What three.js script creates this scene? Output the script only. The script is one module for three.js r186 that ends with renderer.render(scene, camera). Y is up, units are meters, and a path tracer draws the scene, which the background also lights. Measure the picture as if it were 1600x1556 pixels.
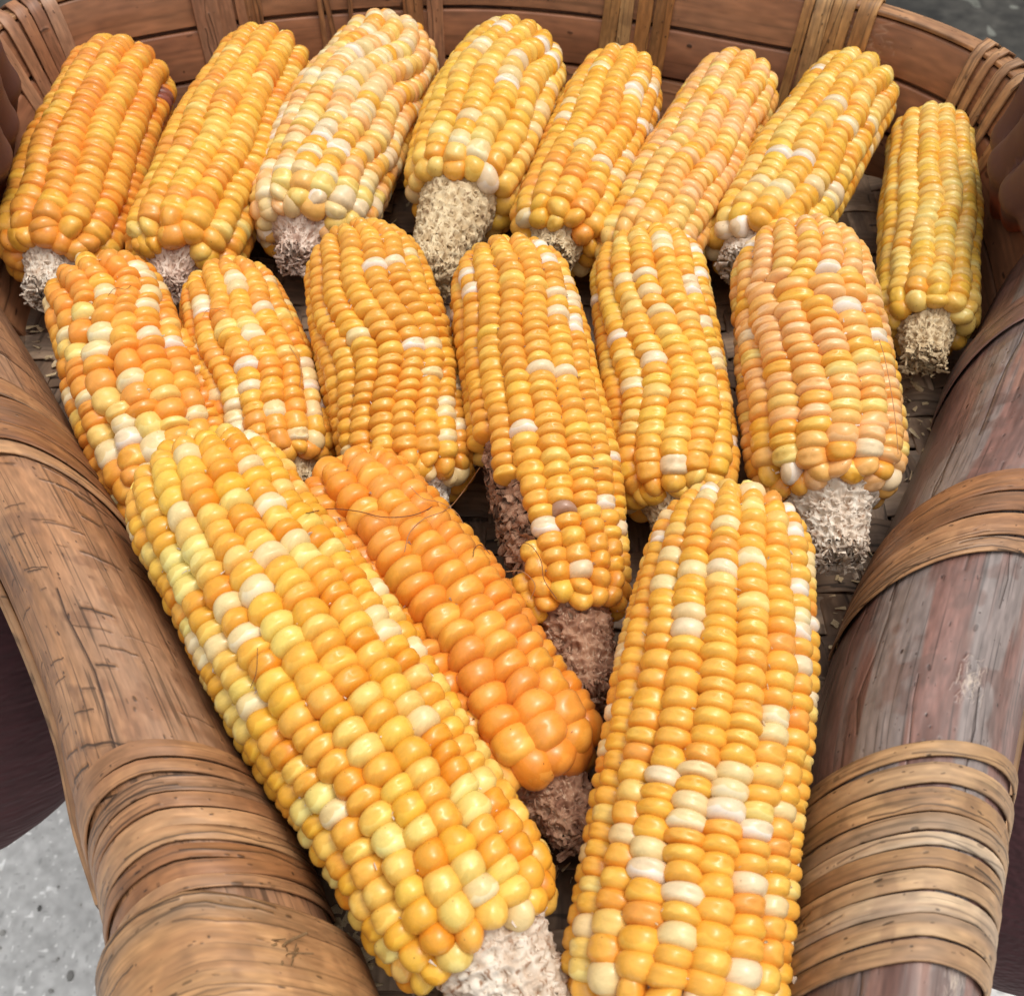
import * as THREE from 'three';
import { mergeGeometries } from 'three/addons/utils/BufferGeometryUtils.js';
import { MarchingCubes } from 'three/addons/objects/MarchingCubes.js';

// ---------------------------------------------------------------- camera, sky, sun, exposure
const V = (x, y, z) => new THREE.Vector3(x, y, z);
const FLOOR = 0.46;                                   // height of the basket's woven bottom above the ground
const F = 1700, CX = 800, CY = 778, PITCH = 52 * Math.PI / 180, EYE = V(0, FLOOR + 0.277, 0);
const scene = new THREE.Scene();
const camera = new THREE.PerspectiveCamera(2 * Math.atan(CY / F) * 180 / Math.PI, 1024 / 995, 0.02, 60);
camera.position.copy(EYE);
camera.rotation.set(-PITCH, 0, 0);
camera.focus = 0.31;
camera.userData.fStop = 30;
const SUN = V(0.3, 1, -0.12).normalize();
{ // overcast sky: pale cloud cover, a little brighter round the veiled sun
  const W = 256, H = 128, d = new Float32Array(W * H * 4);
  for (let j = 0; j < H; j++) for (let i = 0; i < W; i++) {
    const el = ((j + 0.5) / H - 0.5) * Math.PI, az = ((i + 0.5) / W - 0.5) * 2 * Math.PI;
    const dir = V(Math.cos(el) * Math.cos(az), Math.sin(el), Math.cos(el) * Math.sin(az));
    const up = Math.max(0, dir.y), g = Math.max(0, dir.dot(SUN));
    const cloud = 1 + 0.07 * Math.sin(az * 3 + 4 * el) + 0.05 * Math.sin(az * 7 - 9 * el + 1.3);
    const b = (0.5 + 0.4 * up + 5.0 * Math.pow(g, 14)) * cloud, o = (j * W + i) * 4;
    d[o] = b; d[o + 1] = b * 0.995; d[o + 2] = b * 0.99; d[o + 3] = 1;
  }
  const t = new THREE.DataTexture(d, W, H, THREE.RGBAFormat, THREE.FloatType);
  t.mapping = THREE.EquirectangularReflectionMapping; t.magFilter = THREE.LinearFilter; t.needsUpdate = true;
  scene.background = t; scene.environment = t;
}
const sun = new THREE.DirectionalLight(0xfff3e2, 1.15);
sun.position.copy(SUN).multiplyScalar(5); sun.target.position.set(0, FLOOR, -0.25);
sun.castShadow = true; sun.shadow.radius = 26; sun.shadow.mapSize.set(2048, 2048);
Object.assign(sun.shadow.camera, { left: -1, right: 1, top: 1, bottom: -1, near: 0.5, far: 12 });
scene.add(sun, sun.target);
const renderer = new THREE.WebGLRenderer({ antialias: true });
renderer.setSize(1024, 995);
renderer.toneMapping = THREE.LinearToneMapping;
renderer.toneMappingExposure = 1.0;
renderer.shadowMap.enabled = true;

// ---------------------------------------------------------------- small helpers
let seed = 7;
const rnd = () => { seed = (seed + 0x6d2b79f5) | 0; let t = Math.imul(seed ^ (seed >>> 15), 1 | seed); t = (t + Math.imul(t ^ (t >>> 7), 61 | t)) ^ t; return ((t ^ (t >>> 14)) >>> 0) / 4294967296; };
const rs = (a) => (rnd() * 2 - 1) * a, rr = (a, b) => a + (b - a) * rnd();
const { clamp, lerp, smoothstep } = THREE.MathUtils;
const hash = (x, y, s) => { let h = Math.imul(x | 0, 374761393) ^ Math.imul(y | 0, 668265263) ^ Math.imul(s | 0, 974634533); h = Math.imul(h ^ (h >>> 13), 1274126177); return ((h ^ (h >>> 16)) >>> 0) / 4294967296; };
function vnoise(x, y, s = 0, px = 0, py = 0) {        // value noise, tiling over px, py cells
  const ix = Math.floor(x), iy = Math.floor(y), fx = x - ix, fy = y - iy, u = fx * fx * (3 - 2 * fx), v = fy * fy * (3 - 2 * fy);
  const m = (a, p) => (p ? ((a % p) + p) % p : a), x0 = m(ix, px), x1 = m(ix + 1, px), y0 = m(iy, py), y1 = m(iy + 1, py);
  return lerp(lerp(hash(x0, y0, s), hash(x1, y0, s), u), lerp(hash(x0, y1, s), hash(x1, y1, s), u), v);
}
const fbm = (x, y, s, px, py, n = 4) => { let a = 0, w = 0.5, t = 0; for (let k = 0; k < n; k++) { a += w * vnoise(x, y, s + k * 17, px, py); t += w; x *= 2; y *= 2; px *= 2; py *= 2; w *= 0.5; } return a / t; };
const RIGHT = V(1, 0, 0), UPV = V(0, Math.cos(PITCH), -Math.sin(PITCH)), FWD = V(0, -Math.sin(PITCH), -Math.cos(PITCH));
function at(px, py, h) {                              // the point at height h above the basket bottom where the photograph shows it
  const d = FWD.clone().addScaledVector(RIGHT, (px - CX) / F).addScaledVector(UPV, -(py - CY) / F);
  return EYE.clone().addScaledVector(d, (FLOOR + h - EYE.y) / d.y);
}
const depthOf = (p) => p.clone().sub(EYE).dot(FWD);
const names = {};
const numbered = (n) => { const k = names[n] = (names[n] ?? -1) + 1; return k ? n + '_' + String(k).padStart(3, '0') : n; };
function tag(o, label, category, group, kind) {
  if (label) o.userData.label = label;
  if (category) o.userData.category = category;
  if (group) o.userData.group = group;
  if (kind) o.userData.kind = kind;
  return o;
}
function base(name, p = V(0, 0, 0)) { const g = new THREE.Group(); g.name = numbered(name); g.position.copy(p); scene.add(g); return g; }
function obj(name, geo, mat, parent = scene) {
  const m = new THREE.Mesh(geo, mat); m.name = parent === scene ? numbered(name) : name; m.castShadow = m.receiveShadow = true; parent.add(m); return m;
}
const lin = (hex) => new THREE.Color(hex);
function geoFrom(pos, idx, uv) {
  const g = new THREE.BufferGeometry();
  g.setAttribute('position', new THREE.Float32BufferAttribute(pos, 3));
  if (uv) g.setAttribute('uv', new THREE.Float32BufferAttribute(uv, 2));
  g.setIndex(idx); g.computeVertexNormals(); return g;
}
// a strip of bamboo: points along it, its width direction and outward normal at each, width and thickness (rounded edges, closed ends)
function band(pts, side, nrm, w, th, uv0 = 0, uvs = 0.25) {
  const sec = [[-0.5, 0.05], [-0.49, 0.6], [-0.455, 0.97], [0, 1.06], [0.455, 0.97], [0.49, 0.6], [0.5, 0.05], [0.44, -0.2], [-0.44, -0.2]], n = sec.length;
  const pos = [], idx = [], uv = []; let len = 0;
  pts.forEach((p, i) => {
    if (i) len += p.distanceTo(pts[i - 1]);
    const wi = typeof w === 'function' ? w(i / (pts.length - 1)) : w;
    for (let k = 0; k <= n; k++) {
      const [a, b] = sec[k % n], q = p.clone().addScaledVector(side[i], a * wi).addScaledVector(nrm[i], b * th);
      pos.push(q.x, q.y, q.z); uv.push(uv0 + len / uvs, (uv0 * 7.3) % 1 + (k < 7 ? a : (k === n ? -0.5 : a)) * wi / uvs);
    }
  });
  for (let i = 0; i + 1 < pts.length; i++) for (let k = 0; k < n; k++) {
    const a = i * (n + 1) + k, b = a + 1, c = a + n + 1, d = c + 1; idx.push(a, b, c, b, d, c);
  }
  for (const e of [0, pts.length - 1]) { // end caps
    const c0 = pos.length / 3; let cx = 0, cy = 0, cz = 0;
    for (let k = 0; k < n; k++) { const a = (e * (n + 1) + k) * 3; cx += pos[a] / n; cy += pos[a + 1] / n; cz += pos[a + 2] / n; }
    pos.push(cx, cy, cz); uv.push(uv0, 0);
    for (let k = 0; k < n; k++) { const a = e * (n + 1) + k; e ? idx.push(a, a + 1, c0) : idx.push(a + 1, a, c0); }
  }
  return geoFrom(pos, idx, uv);
}
const resample = (pts, n) => new THREE.CatmullRomCurve3(pts, false, 'centripetal').getSpacedPoints(n - 1);

// ---------------------------------------------------------------- textures
function canvasTexture(W, H, paint, draw, srgb = true) {
  const c = document.createElement('canvas'); c.width = W; c.height = H;
  const x = c.getContext('2d'), im = new ImageData(W, H), d = im.data;
  for (let j = 0; j < H; j++) for (let i = 0; i < W; i++) { const q = paint(i / W, j / H), o = (j * W + i) * 4; d[o] = q[0]; d[o + 1] = q[1]; d[o + 2] = q[2]; d[o + 3] = 255; }
  x.putImageData(im, 0, 0);
  if (draw) draw(x, W, H);
  const t = new THREE.CanvasTexture(c); t.wrapS = t.wrapT = THREE.RepeatWrapping; t.colorSpace = srgb ? THREE.SRGBColorSpace : THREE.NoColorSpace; return t;
}
const mix3 = (a, b, t) => [lerp(a[0], b[0], t), lerp(a[1], b[1], t), lerp(a[2], b[2], t)];
// bamboo: u along the grain, v across it
function bamboo({ base, dark, light, grey, streak = 40, s = 1, greys = 0.5, cracks = 20, cross = 30, scuff = 4, W = 1024, H = 1024, speck = 300, band = 1, rough = 0.35, cut = 0 }) {
  const marks = []; let keep = seed; seed = 1000 + s;
  for (let k = 0; k < cracks; k++) marks.push({ t: 'l', x: rnd(), y: rnd(), l: rr(0.05, 0.35), w: rr(1, 2.6), a: rr(0.35, 0.8) });
  for (let k = 0; k < cross; k++) marks.push({ t: 'c', x: rnd(), y: rnd(), l: rr(0.008, 0.05) * (rnd() < 0.15 ? 2 : 1), w: rr(1.2, 4), a: rr(0.3, 0.85) });
  for (let k = 0; k < scuff; k++) marks.push({ t: 's', x: rnd(), y: rnd(), l: rr(0.02, 0.06), n: 110 });
  for (let k = 0; k < speck; k++) marks.push({ t: 'p', x: rnd(), y: rnd(), l: rr(0.0004, 0.0014) * (rnd() < 0.05 ? 2 : 1), a: rr(0.25, 0.8) });
  for (const m of marks) { m.r = []; for (let k = 0; k < 8 + (m.n ?? 0) * 5; k++) m.r.push(rs(1)); }
  seed = keep;
  const paint = (u, v) => {
    const a = fbm(u * 4, v * streak, s, 4, streak, 4), b = fbm(u * 6, v * 8, s + 50, 6, 8, 5), gs = Math.round(streak * 0.5), g = fbm(u * 2, v * gs, s + 90, 2, gs, 4), f = fbm(u * 60, v * 220, s + 130, 60, 220, 2);
    let c = mix3(base, dark, clamp((a - 0.42) * 2.1, 0, 0.85)); c = mix3(c, light, clamp((b - 0.5) * 2.2, 0, 0.8));
    c = mix3(c, grey, clamp((g - 0.58 - cut + 0.12 * greys) * 5 * band, 0, 1) * greys); if (band > 1) c = mix3(c, dark, clamp((0.42 - g) * 9, 0, 0.8));
    const d = fbm(u * 14, v * 30, s + 170, 14, 30, 4), d2 = fbm(u * 40, v * 26, s + 190, 40, 26, 3); c = mix3(c, mix3(dark, grey, 0.35), clamp((d * d2 - 0.27) * 7, 0, 0.75) * rough);
    const fi = vnoise(u * 9, v * 420, s + 210, 9, 420), f3 = vnoise(u * 26, v * 300, s + 220, 26, 300), k = (0.88 + 0.24 * f) * (1 - 0.3 * smoothstep(fi, 0.74, 0.9) * rough) * (1 + 0.12 * (f3 - 0.5)); return [c[0] * k, c[1] * k, c[2] * k];
  };
  const drawer = (bump) => (x, W, H) => {
    x.lineCap = 'round';
    for (const m of marks) {
      const X = m.x * W, Y = m.y * H, L = m.l * W, rgb = bump ? '20,20,20' : `${dark.map((q) => q * 0.38 | 0)}`;
      for (const [ox, oy] of [[0, 0], [-W, 0], [0, -H]]) {
        if (m.t === 'l' || m.t === 'c') {
          x.strokeStyle = `rgba(${rgb},${m.a})`; x.lineWidth = m.w; x.beginPath(); x.moveTo(X + ox, Y + oy);
          for (let k = 1; k < 7; k++) m.t === 'l' ? x.lineTo(X + ox + L * k / 6, Y + oy + m.r[k] * L * 0.02) : x.lineTo(X + ox + m.r[0] * L * 0.15 * k / 6 + m.r[k] * L * 0.03, Y + oy + L * k / 6);
          x.stroke();
        } else if (m.t === 'p') { x.fillStyle = `rgba(${rgb},${m.a})`; x.beginPath(); x.ellipse(X + ox, Y + oy, L * (2.4 + 1.6 * m.r[0]), L * (0.9 + 0.4 * m.r[1]), m.r[2] * 0.25, 0, 7); x.fill(); } else {
          for (let k = 0; k < m.n; k++) { // scuffed fibres
            const q = k * 5; x.strokeStyle = bump ? `rgba(${200 + 40 * m.r[q]},200,200,0.5)` : `rgba(${190 + 25 * m.r[q]},${172 + 25 * m.r[q]},${155 + 25 * m.r[q]},0.32)`; x.lineWidth = 1.3;
            x.beginPath(); const sx = X + ox + m.r[q + 1] * Math.abs(m.r[q + 2]) * L, sy = Y + oy + m.r[q + 2] * m.r[q + 3] * L * 0.6; x.moveTo(sx, sy); x.lineTo(sx + m.r[q + 3] * L * 0.3, sy + m.r[q + 4] * L * 0.12); x.stroke();
          }
        }
      }
    }
  };
  const map = canvasTexture(W, H, paint, drawer(false));
  const bump = canvasTexture(W >> 1, H >> 1, (u, v) => { const q = 90 + 90 * fbm(u * 6, v * streak * 2, s + 7, 6, streak * 2, 4) + 40 * (fbm(u * 30, v * 60, s + 9, 30, 60, 2) - 0.5); return [q, q, q]; }, drawer(true), false);
  return { map, bumpMap: bump };
}
const woodMat = (tex, rough, bump, tint = 0xffffff) => new THREE.MeshPhysicalMaterial({ color: tint, ...tex, roughness: rough, bumpScale: bump, specularIntensity: 0.8 });

const T_LEFT = bamboo({ base: [160, 115, 80], dark: [126, 84, 56], light: [174, 132, 98], grey: [142, 116, 98], streak: 22, s: 3, greys: 0.5, cracks: 14, cross: 420, scuff: 9, speck: 900, rough: 1 });
const T_RIGHT = bamboo({ base: [128, 96, 88], dark: [90, 62, 54], light: [160, 122, 100], grey: [126, 114, 110], streak: 34, s: 11, greys: 1, cracks: 60, cross: 4, scuff: 7, speck: 1200, band: 3.4, rough: 0.8, cut: 0.1 });
const T_LASH = bamboo({ base: [184, 158, 128], dark: [152, 122, 96], light: [202, 180, 152], grey: [146, 130, 116], streak: 64, s: 21, greys: 0.7, cracks: 120, cross: 0, scuff: 2, speck: 1500, rough: 0.7 });
const T_WALL = bamboo({ base: [172, 128, 96], dark: [134, 92, 68], light: [192, 148, 114], grey: [128, 106, 96], streak: 20, s: 31, greys: 0.35, cracks: 18, cross: 10, scuff: 3, speck: 500 });
const T_FLOOR = bamboo({ base: [158, 134, 112], dark: [104, 84, 70], light: [188, 162, 136], grey: [130, 120, 112], streak: 30, s: 41, greys: 0.5, cracks: 60, cross: 60, scuff: 6, speck: 500, W: 512, H: 512 });
const M_LEFT = woodMat(T_LEFT, 0.5, 0.0012), M_RIGHT = woodMat(T_RIGHT, 0.36, 0.0008);
const M_LASH = [0xffffff, 0xeadccb, 0xd9c4ab].map((c) => woodMat(T_LASH, 0.55, 0.0006, c)), M_LASHL = [0xe0c0a6, 0xc8a284, 0xf0d6be].map((c) => woodMat(T_LASH, 0.5, 0.0008, c));
const M_WALL = [0xffffff, 0xeadcd2, 0xdac6bc].map((c) => woodMat(T_WALL, 0.48, 0.0006, c)), M_FLOOR = [0xffffff, 0xdcd6d2, 0xc2b8b2].map((c) => woodMat(T_FLOOR, 0.75, 0.0008, c));
const M_TIE = [0xf2dcb8, 0xe2c496, 0xd2a878].map((c) => woodMat(T_LASH, 0.5, 0.0005, c));

// ---------------------------------------------------------------- ground
{
  const paint = (u, v) => {
    const a = fbm(u * 8, v * 8, 201, 8, 8, 5), b = fbm(u * 90, v * 90, 202, 90, 90, 2), c = vnoise(u * 160, v * 160, 203, 160, 160);
    const k = 200 + 34 * (a - 0.5) + 44 * (b - 0.5) + (c > 0.86 ? 60 * (c - 0.8) * 5 : 0) - (c < 0.1 ? 22 : 0);
    return [k, k * 0.995, k * 0.985];
  };
  const t = canvasTexture(1024, 1024, paint), bump = canvasTexture(512, 512, (u, v) => { const q = 255 * fbm(u * 60, v * 60, 205, 60, 60, 4); return [q, q, q]; }, null, false);
  const g = new THREE.PlaneGeometry(24, 24, 1, 1); g.rotateX(-Math.PI / 2);
  const uv = g.attributes.uv; for (let i = 0; i < uv.count; i++) uv.setXY(i, uv.getX(i) * 24 / 0.5, uv.getY(i) * 24 / 0.5);
  tag(obj('ground', g, new THREE.MeshStandardMaterial({ map: t, bumpMap: bump, bumpScale: 0.002, roughness: 0.85, color: 0xffffff })), 'pale grey gritty concrete ground below the basket', 'ground', null, 'structure');
  // darker earth beyond the concrete, behind the basket
  const W = 60, D = 40, pos = [], idx = [], uvs = [];
  for (let j = 0; j <= D; j++) for (let i = 0; i <= W; i++) {
    const x = (i / W - 0.5) * 14, e = -0.62 + 0.1 * (fbm(i * 0.7, 3, 77, 0, 0, 3) - 0.5), z = lerp(e, -7, Math.pow(j / D, 1.5));
    pos.push(x, 0.004 + (j ? 0.03 * fbm(x * 5, z * 5, 78, 0, 0, 4) : 0), z); uvs.push(x / 0.6, z / 0.6);
  }
  for (let j = 0; j < D; j++) for (let i = 0; i < W; i++) { const a = j * (W + 1) + i; idx.push(a, a + 1, a + W + 1, a + 1, a + W + 2, a + W + 1); }
  const te = canvasTexture(512, 512, (u, v) => { const a = fbm(u * 7, v * 7, 211, 7, 7, 5), b = fbm(u * 40, v * 40, 212, 40, 40, 3), s = vnoise(u * 26, v * 26, 213, 26, 26); const k = 46 + 46 * (a - 0.4) + 50 * (b - 0.5); return s > 0.88 ? [k + 45, k + 46, k + 40] : [k * 1.0, k * 0.97, k * 0.9]; });
  tag(obj('terrain', geoFrom(pos, idx, uvs), new THREE.MeshStandardMaterial({ map: te, roughness: 0.95 })), 'dark trodden earth with pale stones beyond the basket rim', 'earth', null, 'structure');
}

// ---------------------------------------------------------------- the basket
const basket = base('bamboo_basket', V(0, 0, 0));
tag(basket, 'scoop shaped bamboo basket with thick bound side rails, filled with corn cobs', 'basket');
const P2 = (a, h) => a.map(([x, y]) => at(x, y, h));
const UP = V(0, 1, 0);
const railL = { inn: [[-60, 330], [-10, 460], [80, 612], [185, 800], [300, 1010], [400, 1200], [476, 1345], [560, 1540], [640, 1720], [700, 1880]], out: [[-330, 330], [-260, 460], [-150, 640], [-45, 815], [40, 985], [108, 1165], [136, 1290], [186, 1450], [200, 1545], [225, 1720], [262, 1880]] };
const railR = { inn: [[1648, 330], [1565, 450], [1478, 620], [1402, 800], [1330, 960], [1280, 1090], [1245, 1220], [1226, 1400], [1205, 1556], [1180, 1720], [1155, 1880]], out: [[1860, 330], [1790, 450], [1735, 620], [1668, 800], [1612, 950], [1586, 1090], [1556, 1240], [1532, 1400], [1510, 1545], [1480, 1720], [1450, 1880]] };
const NS = 60, HR = 0.024;                            // stations along a rail, height of its widest line
function railFrames(r) {
  const I = resample(P2(r.inn, 0.012), NS), O = resample(P2(r.out, 0.012), NS);
  return I.map((p, i) => {
    const c = p.clone().add(O[i]).multiplyScalar(0.5), right = O[i].clone().sub(p), a = right.length() / 2; right.normalize();
    return { c, right, a };
  });
}
function sec(f, phi, grow = 0) {                      // a point of a rail's rounded cross-section; phi 0 is the crown, positive is outward
  const cs = Math.cos(phi), sn = Math.sin(phi), up = cs > 0 ? 0.042 : 0.02, sg = (x, n) => Math.sign(x) * Math.pow(Math.abs(x), n);
  const p = f.c.clone().addScaledVector(f.right, (f.a + grow) * sg(sn, 0.92)).addScaledVector(UP, (up + grow) * sg(cs, 0.92));
  return p;
}
function frameAt(fr, t) { const x = clamp(t, 0, 1) * (fr.length - 1), i = Math.min(fr.length - 2, Math.floor(x)), k = x - i; return { c: fr[i].c.clone().lerp(fr[i + 1].c, k), right: fr[i].right.clone().lerp(fr[i + 1].right, k).normalize(), a: lerp(fr[i].a, fr[i + 1].a, k) }; }
function railGeo(fr, s) {
  const M = 40, pos = [], idx = [], uv = []; let len = 0;
  fr.forEach((f, i) => {
    if (i) len += f.c.distanceTo(fr[i - 1].c);
    for (let k = 0; k <= M; k++) {
      const phi = k / M * 2 * Math.PI - Math.PI, q = sec(f, phi, 0.0007 * (fbm(i * 0.25, k * 0.5, s, 0, 0, 3) - 0.5));
      pos.push(q.x, q.y, q.z); uv.push(len / 0.21, k / M * 0.86);
    }
  });
  for (let i = 0; i + 1 < fr.length; i++) for (let k = 0; k < M; k++) { const a = i * (M + 1) + k, b = a + M + 1; idx.push(a, b, a + 1, a + 1, b, b + 1); }
  for (const e of [0, fr.length - 1]) { const c0 = pos.length / 3, c = fr[e].c; pos.push(c.x, c.y + 0.01, c.z); uv.push(0, 0); for (let k = 0; k < M; k++) { const a = e * (M + 1) + k; e ? idx.push(a, c0, a + 1) : idx.push(a, a + 1, c0); } }
  return geoFrom(pos, idx, uv);
}
const frL = railFrames(railL), frR = railFrames(railR);
for (const [fr, m, s, label] of [[frL, M_LEFT, 5, 'orange brown side rail with scuffs and short dark cracks'], [frR, M_RIGHT, 6, 'purplish brown side rail with grey streaks along the grain']])
  tag(obj('side_rail', railGeo(fr, s), m, basket), label);

// lashing strips bent over a rail: t0 at the crown, skew along the rail from the inner to the outer side
function lash(fr, sgn, t, w, { skewIn = 0, skewOut = 0, lift = 0.0003, mat, name = 'lashing_strip', th = 0.0006, from = -1.75, to = 1.75, wob = 0.0015, label }) {
  const n = 34, pts = [], side = [], nrm = [], ph = rnd() * 9;
  for (let i = 0; i < n; i++) {
    const k = i / (n - 1), phi = lerp(from, to, k), sk = phi < 0 ? skewIn * -phi : skewOut * phi;
    const f = frameAt(fr, t + sk), p = sec(f, phi, lift + 0.0003 * Math.sin(k * 9 + ph)), q = sec(f, phi + 0.02, lift), f2 = frameAt(fr, t + sk + 0.01), along = sec(f2, phi, lift).sub(p).normalize();
    const tng = q.sub(p).normalize(); p.addScaledVector(along, wob * Math.sin(k * 5 + ph));
    const nn = along.clone().cross(tng).normalize(); if (nn.dot(p.clone().sub(f.c)) < 0) nn.negate();
    pts.push(p); side.push(along); nrm.push(nn);
  }
  const m = obj(name, band(pts, side, nrm, (x) => w * (1 + 0.03 * Math.sin(x * 6 + ph)), th, rnd() * 5, 0.2), mat, basket);
  if (label) tag(m, label); return m;
}
const tAt = (fr, r, px, py) => { let b = 0, d = 1e9; const p = at(px, py, 0.05); fr.forEach((f, i) => { const q = sec(f, 0).distanceTo(p); if (q < d) { d = q; b = i; } }); return b / (fr.length - 1); };
const LEN = (fr) => fr.reduce((a, f, i) => a + (i ? f.c.distanceTo(fr[i - 1].c) : 0), 0), lenL = LEN(frL), lenR = LEN(frR);
const pick = (a) => a[Math.floor(rnd() * a.length)];
{
  // left: a pair of broad bands by the ninth cob, a long run of bands lower down, a broad sheath below
  let t = tAt(frL, 0, -30, 590);
  for (const w of [0.011, 0.013, 0.009, 0.006]) { lash(frL, -1, t + w / 2 / lenL, w, { skewIn: 0.004, skewOut: 0.01, mat: pick(M_LASHL), lift: 0.0005 + rnd() * 0.0006 }); t += (w + 0.0004) / lenL; }
  t = tAt(frL, 0, 270, 1155); let k = 0;
  for (const w of [0.0046, 0.0036, 0.004, 0.0036, 0.0042, 0.0038, 0.0036, 0.0034, 0.003]) { lash(frL, -1, t + w / 2 / lenL, w, { skewIn: -0.016, skewOut: 0.032, mat: pick(M_LASHL), lift: 0.0006 + 0.0002 * rnd(), wob: 0.0004 }); t += (w + 0.0004) / lenL; k++; }
  lash(frL, -1, t + 0.015 / lenL, 0.03, { skewIn: -0.006, skewOut: 0.034, lift: 0.0018, th: 0.0014, mat: woodMat(T_LASH, 0.5, 0.0008, 0xecd0b0), name: 'sheath_strip', label: 'broad pale sheath wrapped over the left rail' });
  lash(frL, -1, t + 0.045 / lenL, 0.034, { skewIn: -0.004, skewOut: 0.02, lift: 0.0008, th: 0.0014, mat: woodMat(T_LASH, 0.5, 0.0008, 0xe0c2a2), name: 'sheath_strip' });
  // right: one dark band high up, four bands by the stub of the fat cob, ten bands low down
  lash(frR, 1, tAt(frR, 0, 1640, 455), 0.02, { skewIn: 0.012, skewOut: 0.0, mat: M_RIGHT, lift: 0.0008 });
  t = tAt(frR, 0, 1530, 738);
  for (const w of [0.009, 0.0072, 0.008, 0.005]) { lash(frR, 1, t + w / 2 / lenR, w, { skewIn: 0.014, skewOut: -0.01, mat: pick(M_LASHL), lift: 0.0005 + rnd() * 0.0006 }); t += (w + 0.0005) / lenR; }
  t = tAt(frR, 0, 1440, 1178); k = 0;
  for (const w of [0.004, 0.0052, 0.0055, 0.004, 0.003, 0.0043, 0.0046, 0.0045, 0.0048, 0.0048]) { lash(frR, 1, t + w / 2 / lenR, w, { skewIn: 0.006, skewOut: k ? 0.009 : 0.001, mat: pick(M_LASH), lift: 0.0006 + 0.0002 * rnd(), wob: 0.0003 }); t += (w + 0.0004 + (k < 2 ? 0.0006 : 0)) / lenR; k++; }
}
// thin outer hoops under the rails' outer edges
for (const [fr, offs, mat] of [[frL, [[0.0012, -0.006], [0.0032, -0.011], [0.0028, -0.018]], M_LASHL], [frR, [[0.0016, -0.004], [0.0028, -0.011]], M_LASH]])
  for (const [o, dy] of offs) {
    const pts = [], side = [], nrm = []; for (let i = 4; i < 50; i++) { const f = fr[i]; pts.push(f.c.clone().addScaledVector(f.right, f.a + o).addScaledVector(UP, dy + 0.004)); side.push(UP); nrm.push(f.right); }
    obj('outer_hoop', band(pts, side, nrm, 0.007, 0.0022, rnd() * 3), pick(mat), basket);
  }

// back wall: three boards bent round, a rim, and groups of tie strips
const WALLH = 0.056;
const rimPx = [[-150, 330], [-95, 200], [-45, 95], [8, 36], [90, 0], [250, -34], [480, -62], [760, -72], [1000, -50], [1180, -20], [1300, 2], [1400, 28], [1490, 62], [1560, 100], [1622, 165], [1665, 250], [1700, 360]];
const rim = resample(P2(rimPx, WALLH), 100);
const rimN = rim.map((p, i) => { const a = rim[Math.max(0, i - 1)], b = rim[Math.min(99, i + 1)], t = b.clone().sub(a); const n = V(t.z, 0, -t.x).normalize(); if (n.dot(p.clone().sub(V(0, p.y, -0.25))) < 0) n.negate(); return n; });
const wallPoint = (x, y, off = 0) => { const i = Math.min(98, Math.floor(x)), k = x - i, n = rimN[i].clone().lerp(rimN[i + 1], k).normalize(), p = rim[i].clone().lerp(rim[i + 1], k); p.y = FLOOR + y; return p.addScaledVector(n, (y - WALLH) * 0.3 + off); };
const wallN = (x) => { const i = Math.min(98, Math.floor(x)); return rimN[i].clone().lerp(rimN[i + 1], x - i).normalize(); };
for (const [y0, y1, o] of [[-0.004, 0.0165, 0.0003], [0.0168, 0.0362, 0], [0.0365, 0.0555, 0.0004]]) {
  const pts = [], side = [], nrm = []; for (let i = 0; i < 99; i++) { const p = wallPoint(i, (y0 + y1) / 2, o), q = wallPoint(i, y1, o); pts.push(p); side.push(q.sub(p).normalize()); nrm.push(wallN(i).negate()); }
  obj('wall_board', band(pts, side, nrm, y1 - y0, 0.0022, rnd() * 3, 0.4), pick(M_WALL), basket);
}
{ const pts = [], side = [], nrm = []; for (let i = 0; i < 99; i++) { const p = wallPoint(i, 0.024, 0.0026); pts.push(p); side.push(wallPoint(i, 0.05, 0.0026).sub(p).normalize()); nrm.push(wallN(i)); }
  obj('added_light_backing', band(pts, side, nrm, 0.056, 0.0012, 0.9, 0.4), M_WALL[2], basket); }  // unseen backing added to stop outside light leaking through the board seams
{ const pts = [], side = [], nrm = []; for (let i = 0; i < 99; i++) { pts.push(wallPoint(i, 0.0475, 0.0045)); side.push(UP); nrm.push(wallN(i)); }
  obj('rim_hoop', band(pts, side, nrm, 0.02, 0.003, 0.3), M_WALL[0], basket);
  const p2 = [], s2 = [], n2 = []; for (let i = 0; i < 99; i++) { p2.push(wallPoint(i, WALLH, 0.002)); s2.push(wallN(i)); n2.push(UP); }
  obj('rim_cap', band(p2, s2, n2, 0.007, 0.0016, 0.7), M_LASHL[0], basket); }
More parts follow.
